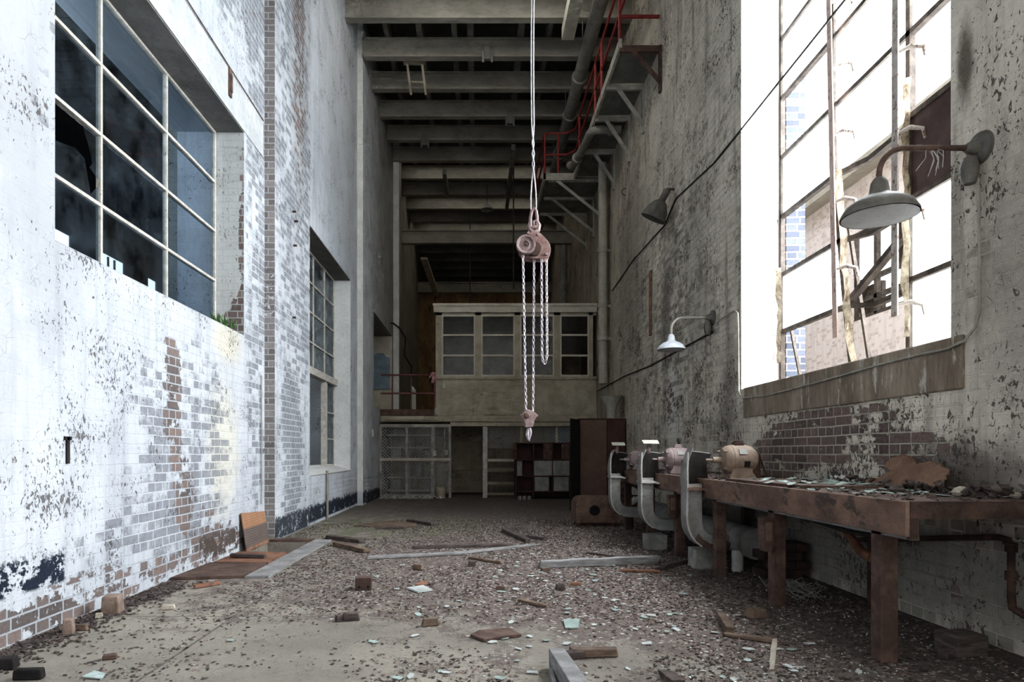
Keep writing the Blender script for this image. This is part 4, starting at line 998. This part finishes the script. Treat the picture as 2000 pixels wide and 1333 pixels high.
for k, (px, py, s, lb) in enumerate(((1752,950,.045,'dark stone lying on the workbench before the ragged sheet'), (1878,958,.05,'pale stone on the workbench end near the wall'), (1985,962,.03,'small stone at the near end of the workbench'))):
    c = P(px, py, {0:3.9,1:3.6,2:3.4}[k]); c.z = BT+s*.5
    m = MB(); m.lathe([(0,-.5*s),(.8*s,-.45*s),(1.*s,-.05*s),(.7*s,.4*s),(.25*s,.6*s),(0,.62*s)], c, n=7); o = m.build('rubble_stone', WOODD if k == 0 else STONE); tag(o, lb, 'stone')
    for p in o.data.polygons: p.use_smooth = False
m = MB()                                # crumpled clear film by the wall
for (cx_, cy_, s) in ((2.97, 4.95, .06), (2.99, 5.25, .06)):
    nn = 7; vs = [(cx_+(i/6-.5)*s*1.6, cy_+(j/6-.5)*s*3, BT+.01+R.uniform(0, s)) for i in range(nn) for j in range(nn)]
    m.add(vs, [(i*nn+j, i*nn+j+1, (i+1)*nn+j+1, (i+1)*nn+j) for i in range(nn-1) for j in range(nn-1)])
tag(m.build('crumpled_film', WHITEP), 'crumpled pale plastic film at the back of the workbench', 'plastic film')

def motor(loc, mat, label, s=1., nameplate=True):
    r = empty('electric_motor', loc, label, 'motor', 'grinder motors on the workbench')
    z = .165*s
    MB().lathe([(0,-.155*s),(.05*s,-.155*s),(.055*s,-.15*s),(.10*s,-.145*s),(.132*s,-.11*s),(.137*s,-.085*s),(.137*s,-.08*s),(.142*s,-.075*s),(.142*s,.07*s),(.137*s,.075*s),(.132*s,.11*s),(.10*s,.15*s),(.05*s,.165*s),(0,.165*s)], (0,0,z), 'x', 32).build('body', mat, r)
    MB().lathe([(0,-.30*s),(.012*s,-.30*s),(.012*s,-.235*s),(.028*s,-.235*s),(.03*s,-.155*s),(0,-.155*s)], (0,0,z), 'x', 16).build('shaft', mat, r)
    MB().prism([(-.12*s,0),(.12*s,0),(.12*s,.02*s),(.09*s,.05*s),(.085*s,.09*s),(-.085*s,.09*s),(-.09*s,.05*s),(-.12*s,.02*s)], -.12*s, .12*s).build('foot', mat, r)
    MB().box(-.045*s, .045*s, -.04*s, .04*s, z+.135*s, z+.165*s).box(-.035*s,.035*s,-.03*s,.03*s,z+.165*s,z+.18*s).build('terminal_box', RUSTD if mat is MOTOR1 else mat, r, .005)
    MB().obox((0, -.121*s, z+.078*s), (.07*s, .006, .055*s), Matrix.Rotation(-.57,3,'X')).build('nameplate', GREYM, r)
    MB().obox((.03*s, -.1385*s, z-.035*s), (.05*s, .012, .055*s), Matrix.Rotation(.25,3,'X')).build('vent_opening', BLACK, r)
    MB().lathe([(0,-.151*s),(.04*s,-.151*s),(.085*s,-.146*s),(.092*s,-.14*s)], (0,0,z), 'x', 24).build('end_vent', RUSTD, r)
    m = MB()
    for a in range(4): m.lathe([(0,-.162*s),(.010*s,-.162*s),(.012*s,-.12*s)], (0, .112*s*math.cos(a*1.57+.78), z+.112*s*math.sin(a*1.57+.78)), 'x', 8)
    m.build('bolts', mat, r)
    return r
motor((2.52, 6.09, BT+.008), MOTOR1, 'tan electric motor nearest along the workbench with a pointed shaft', 1.04)
motor((2.40, 7.56, BT+.008), MOTOR2, 'pinkish electric motor in the middle of the workbench row', 1.0)
motor((2.33, 9.12, BT+.008), MOTOR2, 'farthest pinkish electric motor half hidden behind a grey hood', .9)
m = MB(); m.lathe([(0,0),(.015,0),(.02,.03),(.028,.05),(.02,.075),(0,.08)], (2.42, 7.56, BT+.352), n=12); tag(m.build('knob_cap', CABLE), 'round black cap standing on the middle motor', 'cap')
m = MB(); m.box(2.74, 2.86, 6.35, 6.5, BT+.002, BT+.26); m.bar((2.87,6.42,BT+.24),(2.93,6.38,BT+.02),.02,.02); tag(m.build('bench_bracket', RUST, None, .006), 'rusty upright bracket on the workbench behind the tan motor', 'bracket')

def hood(y, x0, label, rusty=False, plate=True):
    r = empty('dust_hood', (x0, y, 0), label, 'dust hood', 'J-shaped dust hoods along the workbench')
    w, dpt, t = .14, .20, .012
    # lower J: a square duct swept round a bend to the trunk under the bench
    path = [(w/2, .86), (w/2, .70), (w/2, .52)]
    for k in range(1, 7):
        a = math.pi+k*math.pi/12; path.append((w/2+.20+.20*math.cos(a), .50+.20*math.sin(a)))
    path += [(.36, .298), (.40, .30)] if rusty else [(.45, .295), (.62, .30)]
    vs = []; fs = []
    for i, (px, pz) in enumerate(path):
        q0 = path[max(i-1,0)]; q1 = path[min(i+1,len(path)-1)]; tx, tz = q1[0]-q0[0], q1[1]-q0[1]; l = math.hypot(tx, tz); nx_, nz_ = -tz/l, tx/l
        for s_, yy in ((1,0),(-1,0),(-1,dpt),(1,dpt)): vs.append((px+nx_*s_*w/2, yy, pz+nz_*s_*w/2))
    for i in range(len(path)-1):
        for k in range(4): l = (k+1) % 4; fs.append((4*i+k, 4*i+l, 4*i+4+l, 4*i+4+k))
    MB().add(vs, fs).build('duct', GREYM, r, .006)
    # bright folded edge on the outer curve
    e = MB(); seq = [(v[0]-.006, v[2]) for v in vs[1::4]]
    pts = []
    for i in range(len(path)-1):
        pass
    # scoop: open shell, back and two flared sides
    sc = MB(); nz = 8; rows_ = []
    plan = [(.0,-.03), (-.012,.06), (.0,.15), (.035,.195), (.09,.215), (.15,.215), (.20,.21), (.245,.20)]
    for j in range(nz+1):
        f = j/nz; z = .80+.355*f; lean = .05*f**1.5-.03*math.sin(f*3.1); 
        rows_.append([(px+lean+(.02*math.sin(f*6) if k > 5 else 0), py*(1-.1*math.sin(f*3)), z+(.045*(1-k/7)*f if True else 0)) for k, (px, py) in enumerate(plan)])
    vs = [p for row in rows_ for p in row]; n = len(plan)
    sc.add(vs, [(j*n+k, j*n+k+1, (j+1)*n+k+1, (j+1)*n+k) for j in range(nz) for k in range(n-1)])
    o = sc.build('scoop', GREYM, r); md = o.modifiers.new('thick', 'SOLIDIFY'); md.thickness = .008
    MB().add([(p[0]+.012, p[1]+.012 if k < 2 else p[1]-.012, p[2]-.012) for row in rows_ for k, p in enumerate(row)], [(j*n+k, j*n+k+1, (j+1)*n+k+1, (j+1)*n+k) for j in range(nz) for k in range(1, n-1)]).build('shade_lining', BLACK, r)  # black sheet puts the shade inside the scoop into colour
    lip = MB(); lip.prism([(-.01,.80),(.09,.795),(.13,.80),(.19,.785),(.21,.80),(.14,.825),(.05,.835),(-.01,.825)], -.045, .2).build('mouth_lip', GREYL if not rusty else RUSTL, r)
    edge = MB(); ev = [(-.005, -.035, 1.16), (-.012, -.035, 1.0), (-.008, -.03, .85), (-.004, -.006, .70), (-.004, -.006, .52)]+[(w/2+.20+(.20+w/2)*math.cos(math.pi+k*math.pi/12), -.006, .50+(.20+w/2)*math.sin(math.pi+k*math.pi/12)) for k in range(1, 5)]
    for p, q in zip(ev, ev[1:]): edge.bar(p, q, .014, .018, (0,1,0))
    edge.build('folded_edge', GREYL, r)
    if rusty: MB().add([(.07,-.004,.335),(.13,-.004,.262),(.22,-.004,.228),(.40,-.004,.228),(.41,-.004,.30),(.36,-.004,.33),(.30,-.004,.275),(.22,-.004,.29),(.15,-.004,.33),(.10,-.004,.39)], [tuple(range(10))]).build('rust_patch', RUST, r)
    if plate:
        st = MB().tube([(.11,.1,1.15),(.105,.1,1.2),(.115,.1,1.26)], [.02,.03,.016], 8).build('stalk', HOISTM, r)
        MB().obox((.12, .06, 1.285), (.19, .10, .012), Matrix.Rotation(.45,3,'X')).build('spark_shield', SIGNW, st, .006)
    return r
hood(5.95, 1.985, 'nearest grey dust hood with a rust-eaten bend beside the tan motor', True, False)
hood(7.42, 1.935, 'middle grey dust hood with a pale flat shield on top', False, True)
hood(9.0, 1.905, 'farthest grey dust hood with a pale tilted shield beside the locker', False, True)
m = MB(); m.tube([(2.66,6.0,.28),(2.66,10.2,.28)], .15, 20); tag(m.build('trunk_duct', GREYM), 'round grey trunk duct lying low under the workbench', 'duct')
for k, (px, py, yy, w, h, lb) in enumerate(((1378,1100,6.2,.22,.20,'nearest pale concrete block under the workbench beside the third leg'), (1283,1062,7.45,.24,.18,'middle grey concrete block under the workbench'),)):
    m = MB(); x = (px-CX)*yy/F; m.box(x-w/2, x+w/2, yy-.02, yy+.2, 0, h); tag(m.build('concrete_block', CONC, None, .01), lb, 'block')
m = MB(); m.lathe([(0,0),(.052,0),(.055,.02),(.055,.19),(.045,.205),(0,.205)], (2.53, 6.12, 0), n=18); tag(m.build('white_canister', WHITEP), 'white round canister standing on the floor behind the bench leg', 'canister')
m = MB()
for r_ in range(4):
    for c_ in range(3): m.box(2.62+c_*.12+(.06 if r_ % 2 else 0), 2.735+c_*.12+(.06 if r_ % 2 else 0), 5.75, 6.0, r_*.082, r_*.082+.075)
tag(m.build('brick_plinth', RUSTD, None, .004), 'low dark plinth of stacked bricks under the workbench', 'plinth')
fo = empty('fan_housing', (1.86, 9.8, 0), 'rusty rounded fan housing with a round hole beside the locker', 'machine')
poly = [(-.33,.06),(.36,.06),(.36,.40)]+[(.28+.10*math.cos(a)-.02, .36+.10*math.sin(a)) for a in (.4,.8,1.2,1.57)]+[(-.2+.13*math.cos(a), .335+.125*math.sin(a)) for a in (1.57,1.9,2.3,2.7,3.14)]
MB().prism(poly, 0, .55).build('casing', RUSTL, fo, .02)
MB().lathe([(0,-.004),(.078,-.004),(.082,.0),(.082,.01),(0,.01)], (-.04,-.002,.255), 'y', 28).build('air_inlet', BLACK, fo)  # black disc stands for the shade inside the round hole
MB().box(-.28,.30,.05,.5,0,.06).build('base_rail', RUSTD, fo)
fw = empty('belt_wheel', (2.32, 9.6, .50), 'dark spoked belt wheel under the far end of the workbench', 'wheel')
ring = [(.17*math.cos(a*math.pi/12), 0, .17*math.sin(a*math.pi/12)) for a in range(24)]
MB().tube(ring, .025, 8, closed=True).build('rim', RUST, fw)
MB().bar((-.17,0,0),(.17,0,0),.03,.02).bar((0,0,-.17),(0,0,.17),.03,.02).lathe([(0,-.04),(.04,-.04),(.04,.04),(0,.04)], (0,0,0),'y',14).box(-.05,.05,-.02,.02,-.5,-.15).build('hub_and_stand', RUSTD, fw)
sb = empty('switch_box', (2.15, 4.66, .42), 'rusty narrow switch box fixed to the second bench leg', 'switch box')
MB().prism([(-.035,.0),(.03,.0),(.045,.07),(.045,.25),(-.045,.25),(-.045,.07)], -.02, .07).build('case', RUST, sb, .01)
MB().prism([(-.025,.08),(.025,.08),(.025,.22),(-.025,.22)], -.03, -.02).build('cover', RUSTL, sb, .006)
s2 = dup(sb, (2.15, 6.94, .44), 'rusty narrow switch box fixed to the farther bench leg behind the near hood')
# pipes under the bench
m = MB(); m.tube([(2.98,5.05,.45),(2.99,4.4,.55),(3.0,3.62,.665),(3.0,3.55,.66),(3.0,3.53,.60),(3.0,3.53,.33)], .019, 10); m.lathe([(.019,-.025),(.030,-.025),(.030,.025),(.019,.025)], (3.0,3.53,.62), n=12); m.lathe([(.019,-.025),(.030,-.025),(.030,.025),(.019,.025)], (3.0,3.53,.46), n=12); m.tube([(3.0,3.53,.35),(3.0,3.52,.28),(3.0,3.45,.26),(3.0,3.2,.25)], .021, 10)
tag(m.build('bent_pipe', RUSTD), 'dark rusty pipe running along the wall under the near bench end', 'pipe')
m = MB(); m.tube([(2.3,5.5,.72),(2.5,4.9,.66),(2.6,4.4,.60),(2.55,4.0,.62),(2.4,3.6,.68)], .016, 8); tag(m.build('slack_hose', CABLE), 'black slack hose sagging under the workbench top', 'hose')
m = MB(); m.tube([(2.72,4.75,.62),(2.74,4.6,.52),(2.72,4.45,.45),(2.70,4.3,.43)], [.012,.03,.034,.03], 10); tag(m.build('rusty_elbow', RUSTO), 'short rusty elbow pipe hanging below the workbench', 'pipe')
m = MB(); c = FL(1880, 1283); M = Matrix.Rotation(.12, 3, 'Z'); m.obox((2.77,3.60,.062), (.20,.16,.12), M); m.obox((2.63,3.52,.025), (.10,.06,.045), Matrix.Rotation(.5,3,'Z'))
tag(m.build('timber_block', WOODD, None, .01), 'square dark block on the floor by the wall under the bench end', 'block')
m = MB()
for k in range(14):
    p = Vector((2.5+R.uniform(-.1,.2), 5.0+R.uniform(-.2,.2), .02)); pts = [p+Vector((math.sin(t*1.3+k)*.12, math.cos(t*1.1+k*2)*.12, .05+.05*math.sin(t*2+k))) for t in range(7)]
    m.tube(pts, .003, 4)
tag(m.build('wire_tangle', PIPE), 'tangle of thin grey wire on the floor behind the second bench leg', 'wire')

# ------------------------------------------------------------------ trench plates on the left
def slab(name, mat, poly, z0, z1, label, cat, bevel=0):
    m = MB(); m.prism(poly, z0, z1, 'z'); return tag(m.build(name, mat, None, bevel), label, cat)
CHEQ = N('chequer_plate'); _g = CHEQ; _co = _g.coord(); _x = _g.sep(_co)
_d = _g.math('MULTIPLY', _g.math('SINE', _g.mul(_g.add(_x[1], _g.add(_x[2], _x[0])), 130.)), _g.math('SINE', _g.mul(_g.sub(_x[1], _g.add(_x[2], _x[0])), 130.)))
_nz = _g.noise(_co, 6, 5, .65)
_c = _g.mix(_g.step(_nz, .35, .65), (.15,.075,.045), (.30,.16,.10)); _c = _g.mix(_g.mul(_g.step(_d, .3, .6), .35), _c, (.40,.25,.17))
_z = _g.sep(_co)[2]; _c = _g.mix(_g.mul(_g.mul(_g.step(_z, .27, .25), _g.step(_z, .03, .05)), .85), _c, (.10,.085,.08))
_c = _g.mix(_g.mul(_g.step(_z, .25, .27), .6), _c, (.36,.19,.10))
CHEQM = _g.done(_c, .8, .1, _g.bump(_d, .5, .006), .3)
m = MB(); _q = [(XA+.09,7.32,.0),(XA+.09,8.12,.0),(XA+.02,8.13,.40),(XA+.02,7.33,.45)]
m.add(_q+[(x+.012,y,z) for x,y,z in _q], [(0,1,2,3),(7,6,5,4),(0,4,5,1),(1,5,6,2),(2,6,7,3),(3,7,4,0)]); o = m.build('leaning_plate', CHEQM)
tag(o, 'rusty chequer plate leaning against the whitewashed wall', 'metal plate')
slab('trench_plate', RUST, [(-2.78,5.66),(-2.15,5.76),(-2.17,6.42),(-2.76,6.46)], .004, .028, 'larger rusty trench plate at the near end beside the white wall', 'metal plate')
slab('trench_plate', RUSTO, [(-2.74,6.5),(-2.17,6.46),(-2.18,7.14),(-2.74,7.18)], .006, .026, 'rusty trench plate lying against the open pit', 'metal plate')
slab('trench_kerb', WOODG, [(-2.14,5.75),(-1.93,5.76),(-1.92,8.2),(-2.14,8.2)], .002, .022, 'grey board strip along the edge of the open trench', 'board')
slab('pit_edge', RUST, [(-2.72,8.11),(-2.16,8.11),(-2.16,8.3),(-2.70,8.28)], .002, .03, 'rusty angle strip across the far end of the open trench', 'metal strip')
m = MB(); m.bar((-2.66,6.75,.055), (-2.28,6.72,.045), .07, .035); tag(m.build('timber_offcut', WOODD, None, .004), 'dark timber offcut lying across the rusty trench plate', 'timber')

# ------------------------------------------------------------------ loose pieces on the floor
def plank(p0, p1, w, h, mat, label, name='timber_plank', lift=0., cat='plank', hol=False):
    a, b = FL(*p0), FL(*p1); d = (b-a); L_ = d.length; m = MB(); n = 6
    ang = math.atan2(d.y, d.x); vs = []; fs = []
    for i in range(n+1):
        t = i/n*L_; s_ = R.uniform(-.06,.06)*w; hh = h*R.uniform(.9,1.05); e = R.uniform(.75,1.) if i in (0,n) else 1
        for yy, zz in ((-w/2*e,0),(w/2*e,0),(w/2*e,hh),(-w/2*e,hh)): vs.append((t+R.uniform(-.03,.03)*(i in (0,n)), yy+s_, zz))
    for i in range(n):
        for k in range(4): l = (k+1) % 4; fs.append((4*i+k, 4*i+l, 4*i+4+l, 4*i+4+k))
    fs += [(3,2,1,0), tuple(4*n+k for k in range(4))]
    m.add(vs, fs); o = m.build(name, mat, None, min(.006, h*.2)); o.location = (a.x, a.y, .004+lift); o.rotation_euler = (0, -math.atan2(b.z-a.z, L_), ang)
    return tag(o, label, cat)
plank((1055,1110),(1284,1101), .09, .075, WOODG, 'thick straight grey timber lying across the floor before the workbench')
plank((716,1093),(905,1084), .09, .03, WOODG, 'pale grey split board in the middle of the floor')
plank((880,1085),(1050,1066), .10, .02, WOODG, 'thin bluish board tapering away beyond the split board')
plank((805,1073),(1000,1067), .08, .035, WOODD, 'dark rotten board lying behind the pale split board')
plank((640,1053),(708,1062), .10, .05, WOODD, 'dark rotten plank beside the far end of the trench')
plank((657,1067),(718,1081), .10, .05, WOODB, 'brown plank pointing away from the trench kerb')
plank((800,1021),(848,1028), .14, .06, WOODD, 'dark broken plank beside the flat brown board')
plank((736,1034),(790,1034), .08, .03, WOODD, 'narrow dark strip of wood in front of the flat brown board')
plank((986,1040),(1032,1061), .10, .05, WOODD, 'dark short plank lying askew beyond the bluish board')
plank((1030,1052),(1066,1057), .08, .04, WOODD, 'short dark piece of wood behind the askew plank')
plank((915,1092),(982,1103), .04, .025, WOODB, 'thin brown stick lying near the thick grey timber')
plank((1145,1082),(1215,1092), .03, .02, WOODD, 'thin dark stick behind the thick grey timber')
plank((1210,1118),(1285,1119), .05, .02, RUSTO, 'orange brown split lath in front of the bench legs', cat='lath')
plank((1282,1117),(1356,1096), .04, .035, WOODD, 'dark pole pointing towards the bench leg', cat='pole')
plank((1018,1176),(1066,1187), .06, .02, WOODB, 'short flat offcut in the pale bare patch of floor', cat='offcut')
plank((1112,1284),(1202,1283), .06, .045, WOODB, 'chunky split timber near the leaning grey post', cat='timber')
plank((1412,1243),(1506,1256), .045, .02, WOODB, 'brown lath on the floor between the two nearest bench legs', cat='lath')
plank((1405,1208),(1425,1240), .05, .05, WOODB, 'short broken timber block before the second bench leg', cat='timber')
plank((1513,1256),(1508,1309), .03, .02, STONE, 'pale narrow splinter on the floor before the nearest bench leg', cat='splinter')
plank((1300,1322),(1330,1345), .07, .03, WOODD, 'dark flat offcut at the bottom edge of the view', cat='offcut')
plank((380,1151),(425,1143), .06, .03, RUSTO, 'orange wood piece in front of the nearest trench plate', cat='offcut')
m = MB(); m.bar((.42,3.36,.055),(.46,2.55,.10),.085,.10); m.bar((.37,3.2,.03),(.36,2.7,.05),.02,.04)
tag(m.build('leaning_post', WOODG, None, .004), 'grey square timber at the bottom edge of the littered floor', 'post')
def flat(name, mat, px, label, cat, z=.005, t=.015):
    return slab(name, mat, [(FL(*p).x, FL(*p).y) for p in px], z, z+t, label, cat)
flat('flat_board', WOODB, [(690,1030),(740,1021),(815,1022),(812,1031)], 'flat brown board lying near the trench end of the room', 'board')
flat('bark_sheet', RUST, [(919,1246),(935,1238),(968,1234),(996,1233),(1018,1246),(990,1249),(946,1256)], 'curled brown sheet on the pale bare floor patch', 'sheet')
flat('white_tile', GLASSSW, [(795,1152),(826,1147),(845,1156),(816,1160)], 'white square tile lying on the littered floor', 'tile', t=.012)
flat('green_slab', GLASSSH, [(1100,1214),(1132,1213),(1130,1230),(1104,1230)], 'largest pale green glass slab on the floor', 'glass', t=.008)
flat('orange_tile', RUSTO, [(818,1141),(836,1140),(832,1147),(812,1147)], 'small orange tile piece behind the white tile', 'tile')
flat('glass_plate', GLASSSH, [(160,1326),(185,1314),(206,1320),(200,1330)], 'pale glass piece in the near corner of the floor', 'glass', t=.006)
m = MB(); c = FL(708, 1155); M = Matrix.Rotation(.1,3,'Z'); m.obox((c.x, c.y+.06, .055), (.135,.11,.105), M)
holed = m.build('holed_block', RUST, None, .006); tag(holed, 'reddish block with two round holes standing on the floor', 'block')
for px in (702, 719):
    MB().lathe([(0,-.006),(.011,-.006),(.011,0),(0,0)], P(px, 1147, c.y+.001), 'y', 10).build('round_hole', BLACK, holed)
def lump(px, py, s, mat, label, cat, name, rz=0., dims=(1,.8,.7), hull=False):
    c = FL(px, py); m = MB(); M = Matrix.Rotation(rz,3,'Z') @ Matrix.Rotation(R.uniform(-.1,.1),3,'X')
    m.obox((c.x, c.y+s*dims[1]*.5, s*dims[2]*.5+.002), (s*dims[0], s*dims[1], s*dims[2]), M, R.uniform(.75,.95)); o = m.build(name, mat, None, s*.08)
    return tag(o, label, cat)
lump(211, 1203, .125, BRICKB, 'broken pale brick standing at the foot of the white wall', 'brick', 'broken_brick', .15, (1,.9,1.05))
lump(190, 1210, .05, STONE, 'small pale stone beside the broken brick at the white wall', 'stone', 'rubble_stone', .5)
lump(128, 1242, .09, BRICKB, 'upright brown brick piece near the front of the white wall', 'brick', 'broken_brick', .3, (.7,.7,1.1))
lump(152, 1234, .10, WOODB, 'brown timber piece touching the upright brick piece', 'timber', 'timber_offcut', .05, (1.1,.35,.4))
lump(325, 1193, .075, STONE, 'pale crumbled stone on the bare concrete near the white wall', 'stone', 'rubble_stone', .3, (1.3,.7,.45))
lump(6, 1312, .09, BLACK, 'black lump at the very corner of the floor', 'lump', 'coal_lump', .2)
lump(50, 1331, .12, BLACK, 'black folded metal strip in the near corner of the floor', 'metal strip', 'folded_metal', .1, (1.2,.4,.45))
lump(210, 1291, .07, RUST, 'reddish brick chip lying alone on the near concrete', 'brick', 'brick_chip', .4, (1.1,.6,.4))
lump(684, 1215, .11, WOODD, 'dark timber stub on the floor before the holed block', 'timber', 'timber_offcut', .25, (1.1,.5,.5))
lump(662, 1216, .06, WOODD, 'small dark chunk touching the dark timber stub', 'timber', 'timber_offcut', .6)
lump(840, 1225, .10, WOODB, 'split brown wood chunk at the edge of the bare patch', 'timber', 'timber_offcut', .3, (1.2,.5,.5))
lump(978, 1155, .09, WOODB, 'brown wood block before the thick grey timber', 'timber', 'timber_offcut', -.2, (1.,.4,.4))
lump(816, 1115, .13, WOODB, 'brown brick shaped chunk behind the white tile', 'timber', 'timber_offcut', -.4, (.9,.5,.45))
lump(922, 1108, .08, WOODD, 'tiny dark block behind the bare patch', 'timber', 'timber_offcut', .1)
lump(1065, 1118, .10, WOODB, 'pale brown chip touching the thick grey timber', 'timber', 'timber_offcut', .5, (1,.4,.4))
lump(1095, 1155, .11, WOODD, 'dark upright stub among the green glass', 'timber', 'timber_offcut', .3, (.8,.4,.5))
lump(1483, 1210, .12, WOODB, 'crumbling brown lump before the second bench leg', 'rubble', 'rubble_lump', .3, (1.2,.8,.5))
lump(1370, 1128, .12, WOODD, 'dark bundle lying at the foot of the third bench leg', 'rubble', 'rubble_lump', .3, (1.2,.6,.4))
lump(1125, 1145, .09, RUSTO, 'orange wood chip beyond the dark upright stub', 'timber', 'timber_offcut', -.1, (1.1,.4,.3))
lump(1123, 1290, .11, WOODD, 'black root like clump beside the leaning grey post', 'rubble', 'rubble_lump', .3, (1.2,.5,.4))

# individual glass shards
kinds = []
for mt, nm in ((GLASSSH, 'g'), (GLASSSW, 'w')):
    for k in range(6):
        m = MB(); shard(m, (0,0,0), 1.0, .06, .0); me = m.build('glass_shard', mt); kinds.append((me, nm))
first = set()
LBL = {'g': 'pale green broken glass shard lying flat in the floor litter', 'w': 'whitish broken glass shard lying flat in the floor litter'}
for k in range(190):
    y = 2.9+4.6*R.random()**1.15; x = R.gauss(.75, .85)
    if x < -1.6 or x > 2.05 or (x < -1.9 and 5.6 < y < 8.4): continue
    i = R.randrange(len(kinds)); src, nm = kinds[i]
    if i in first: o = src.copy(); COL.objects.link(o)
    else: o = src; first.add(i)
    s_ = R.uniform(.018, .052)
    o.location = (x, y, .006); o.scale = (s_, s_, s_*1.5); o.rotation_euler = (R.uniform(-.12,.12), R.uniform(-.12,.12), R.uniform(0,6.28))
    tag(o, LBL[nm], 'glass shard', 'green glass shards on the floor' if nm == 'g' else 'white glass shards on the floor')
for i, (src, nm) in enumerate(kinds):
    if i not in first: bpy.data.objects.remove(src)

# uncountable litter: bark, paint flakes, glass crumbs
def litter(name, mat, label, cat, n, rmin, rmax, where, t=.004, tilt=.35):
    m = MB(); k = 0
    while k < n:
        x, y = where()
        if x is None: continue
        shard(m, (x, y, .003), R.uniform(rmin, rmax)*(1+.05*y), t, tilt); k += 1
    return tag(m.build(name, mat), label, cat, kind='stuff')
from mathutils import noise as MN
def dens(x, y):
    v = .45+.16*x+.35*min(1, max(0, (y-3.)/2.2))+.75*MN.fractal(Vector((x*.9, y*.9, 3.1)), 1., 2., 4)
    return v
def spot(thr=0.):
    def f():
        y = 2.6+8.2*R.random()**1.35; x = R.uniform(-2.6, 2.9)
        if R.random() > (dens(x, y)-thr-.24)*1.6 or (x < -1.9 and 5.6 < y < 8.4): return None, None
        return x, y
    return f
litter('leaf_litter', WOODD, 'dark leaf and bark litter covering the floor', 'litter', 13000, .005, .017, spot(), .003, .45)
litter('wood_chips', worn('chips', (.15,.105,.09), (.29,.215,.185), 20, .9), 'brown wood chips and paint flakes over the floor', 'litter', 8000, .004, .014, spot(), .003, .5)
litter('glass_crumbs', GLASSSW, 'fine pale glass crumbs sprinkled over the floor', 'broken glass', 3600, .003, .009, spot(.2), .003, .5)
def edge_():
    if R.random() < .5: return -2.765+abs(R.gauss(0, .13)), R.uniform(3.2, 5.6)
    y = R.uniform(2.8, 9); return R.uniform(2.1, 3.04), y
litter('wall_foot_dirt', WOODD, 'dark rubbish gathered along the foot of the walls', 'litter', 2600, .006, .026, edge_, .006, .6)

# ------------------------------------------------------------------ light
wd = bpy.data.worlds.new('World'); SC.world = wd; wd.use_nodes = True
bg = wd.node_tree.nodes['Background']; bg.inputs[0].default_value = (.90,.95,1.,1); bg.inputs[1].default_value = 2.6
def area(name, loc, rot, sx, sy, power, col=(1,1,1)):
    l = bpy.data.lights.new(name, 'AREA'); l.shape = 'RECTANGLE'; l.size = sx; l.size_y = sy; l.energy = power; l.color = col
    o = bpy.data.objects.new(name, l); COL.objects.link(o); o.location = loc; o.rotation_euler = rot; return o
area('window_light', (5.3, 5.0, 5.4), (0, math.radians(68), 0), 6.0, 4.4, 2700, (.93,.96,1.))
area('unseen_window_fill', (5.3, .8, 5.2), (0, math.radians(90), 0), 6.0, 3.4, 380, (.90,.95,1.))  # added outside the unseen opening to brighten the near left wall
area('back_fill', (.3, -2.2, 5.), (math.radians(80), 0, 0), 5.0, 5.0, 50, (1.,.95,.88))
area('ceiling_fill', (0.2, 11.0, 9.7), (math.radians(35), 0, 0), 4.0, 1.2, 75, (1.,.95,.86))  # unseen fill added to brighten the ceiling beams
for yy in (19.3, 21.75, 24.2): area('ceiling_fill_far', (0.2, yy, 10.25), (0, 0, 0), 4.5, .6, 9, (1.,.93,.82))  # fills added out of sight between beams to lift the far end
area('adjoining_fill', (-4.6, 4.6, 4.6), (math.radians(108), 0, math.radians(0)), 1.0, 1.0, 55, (.95,.98,1.))  # unseen fill added to brighten the pier and roof behind the glass
cam = bpy.data.cameras.new('Camera'); co = bpy.data.objects.new('Camera', cam); COL.objects.link(co)
co.location = (0, 0, H); co.rotation_euler = (math.radians(90), 0, 0)
cam.sensor_width = 36; cam.lens = F/2000*36; cam.shift_x = (1000-CX)/2000; cam.shift_y = (CY-666.5)/2000
cam.clip_start = .05; cam.clip_end = 200
SC.camera = co
SC.view_settings.view_transform = 'Standard'
try: SC.view_settings.look = 'Medium High Contrast'
except Exception as e: print('LOOK', e)
SC.view_settings.exposure = .0
SC.view_settings.gamma = 1.16
SC.cycles.max_bounces = 6; SC.cycles.diffuse_bounces = 4; SC.cycles.glossy_bounces = 2; SC.cycles.transparent_max_bounces = 8
SC.cycles.use_adaptive_sampling = True; SC.cycles.adaptive_threshold = .1; SC.cycles.adaptive_min_samples = 12
SC.cycles.sample_clamp_indirect = 6
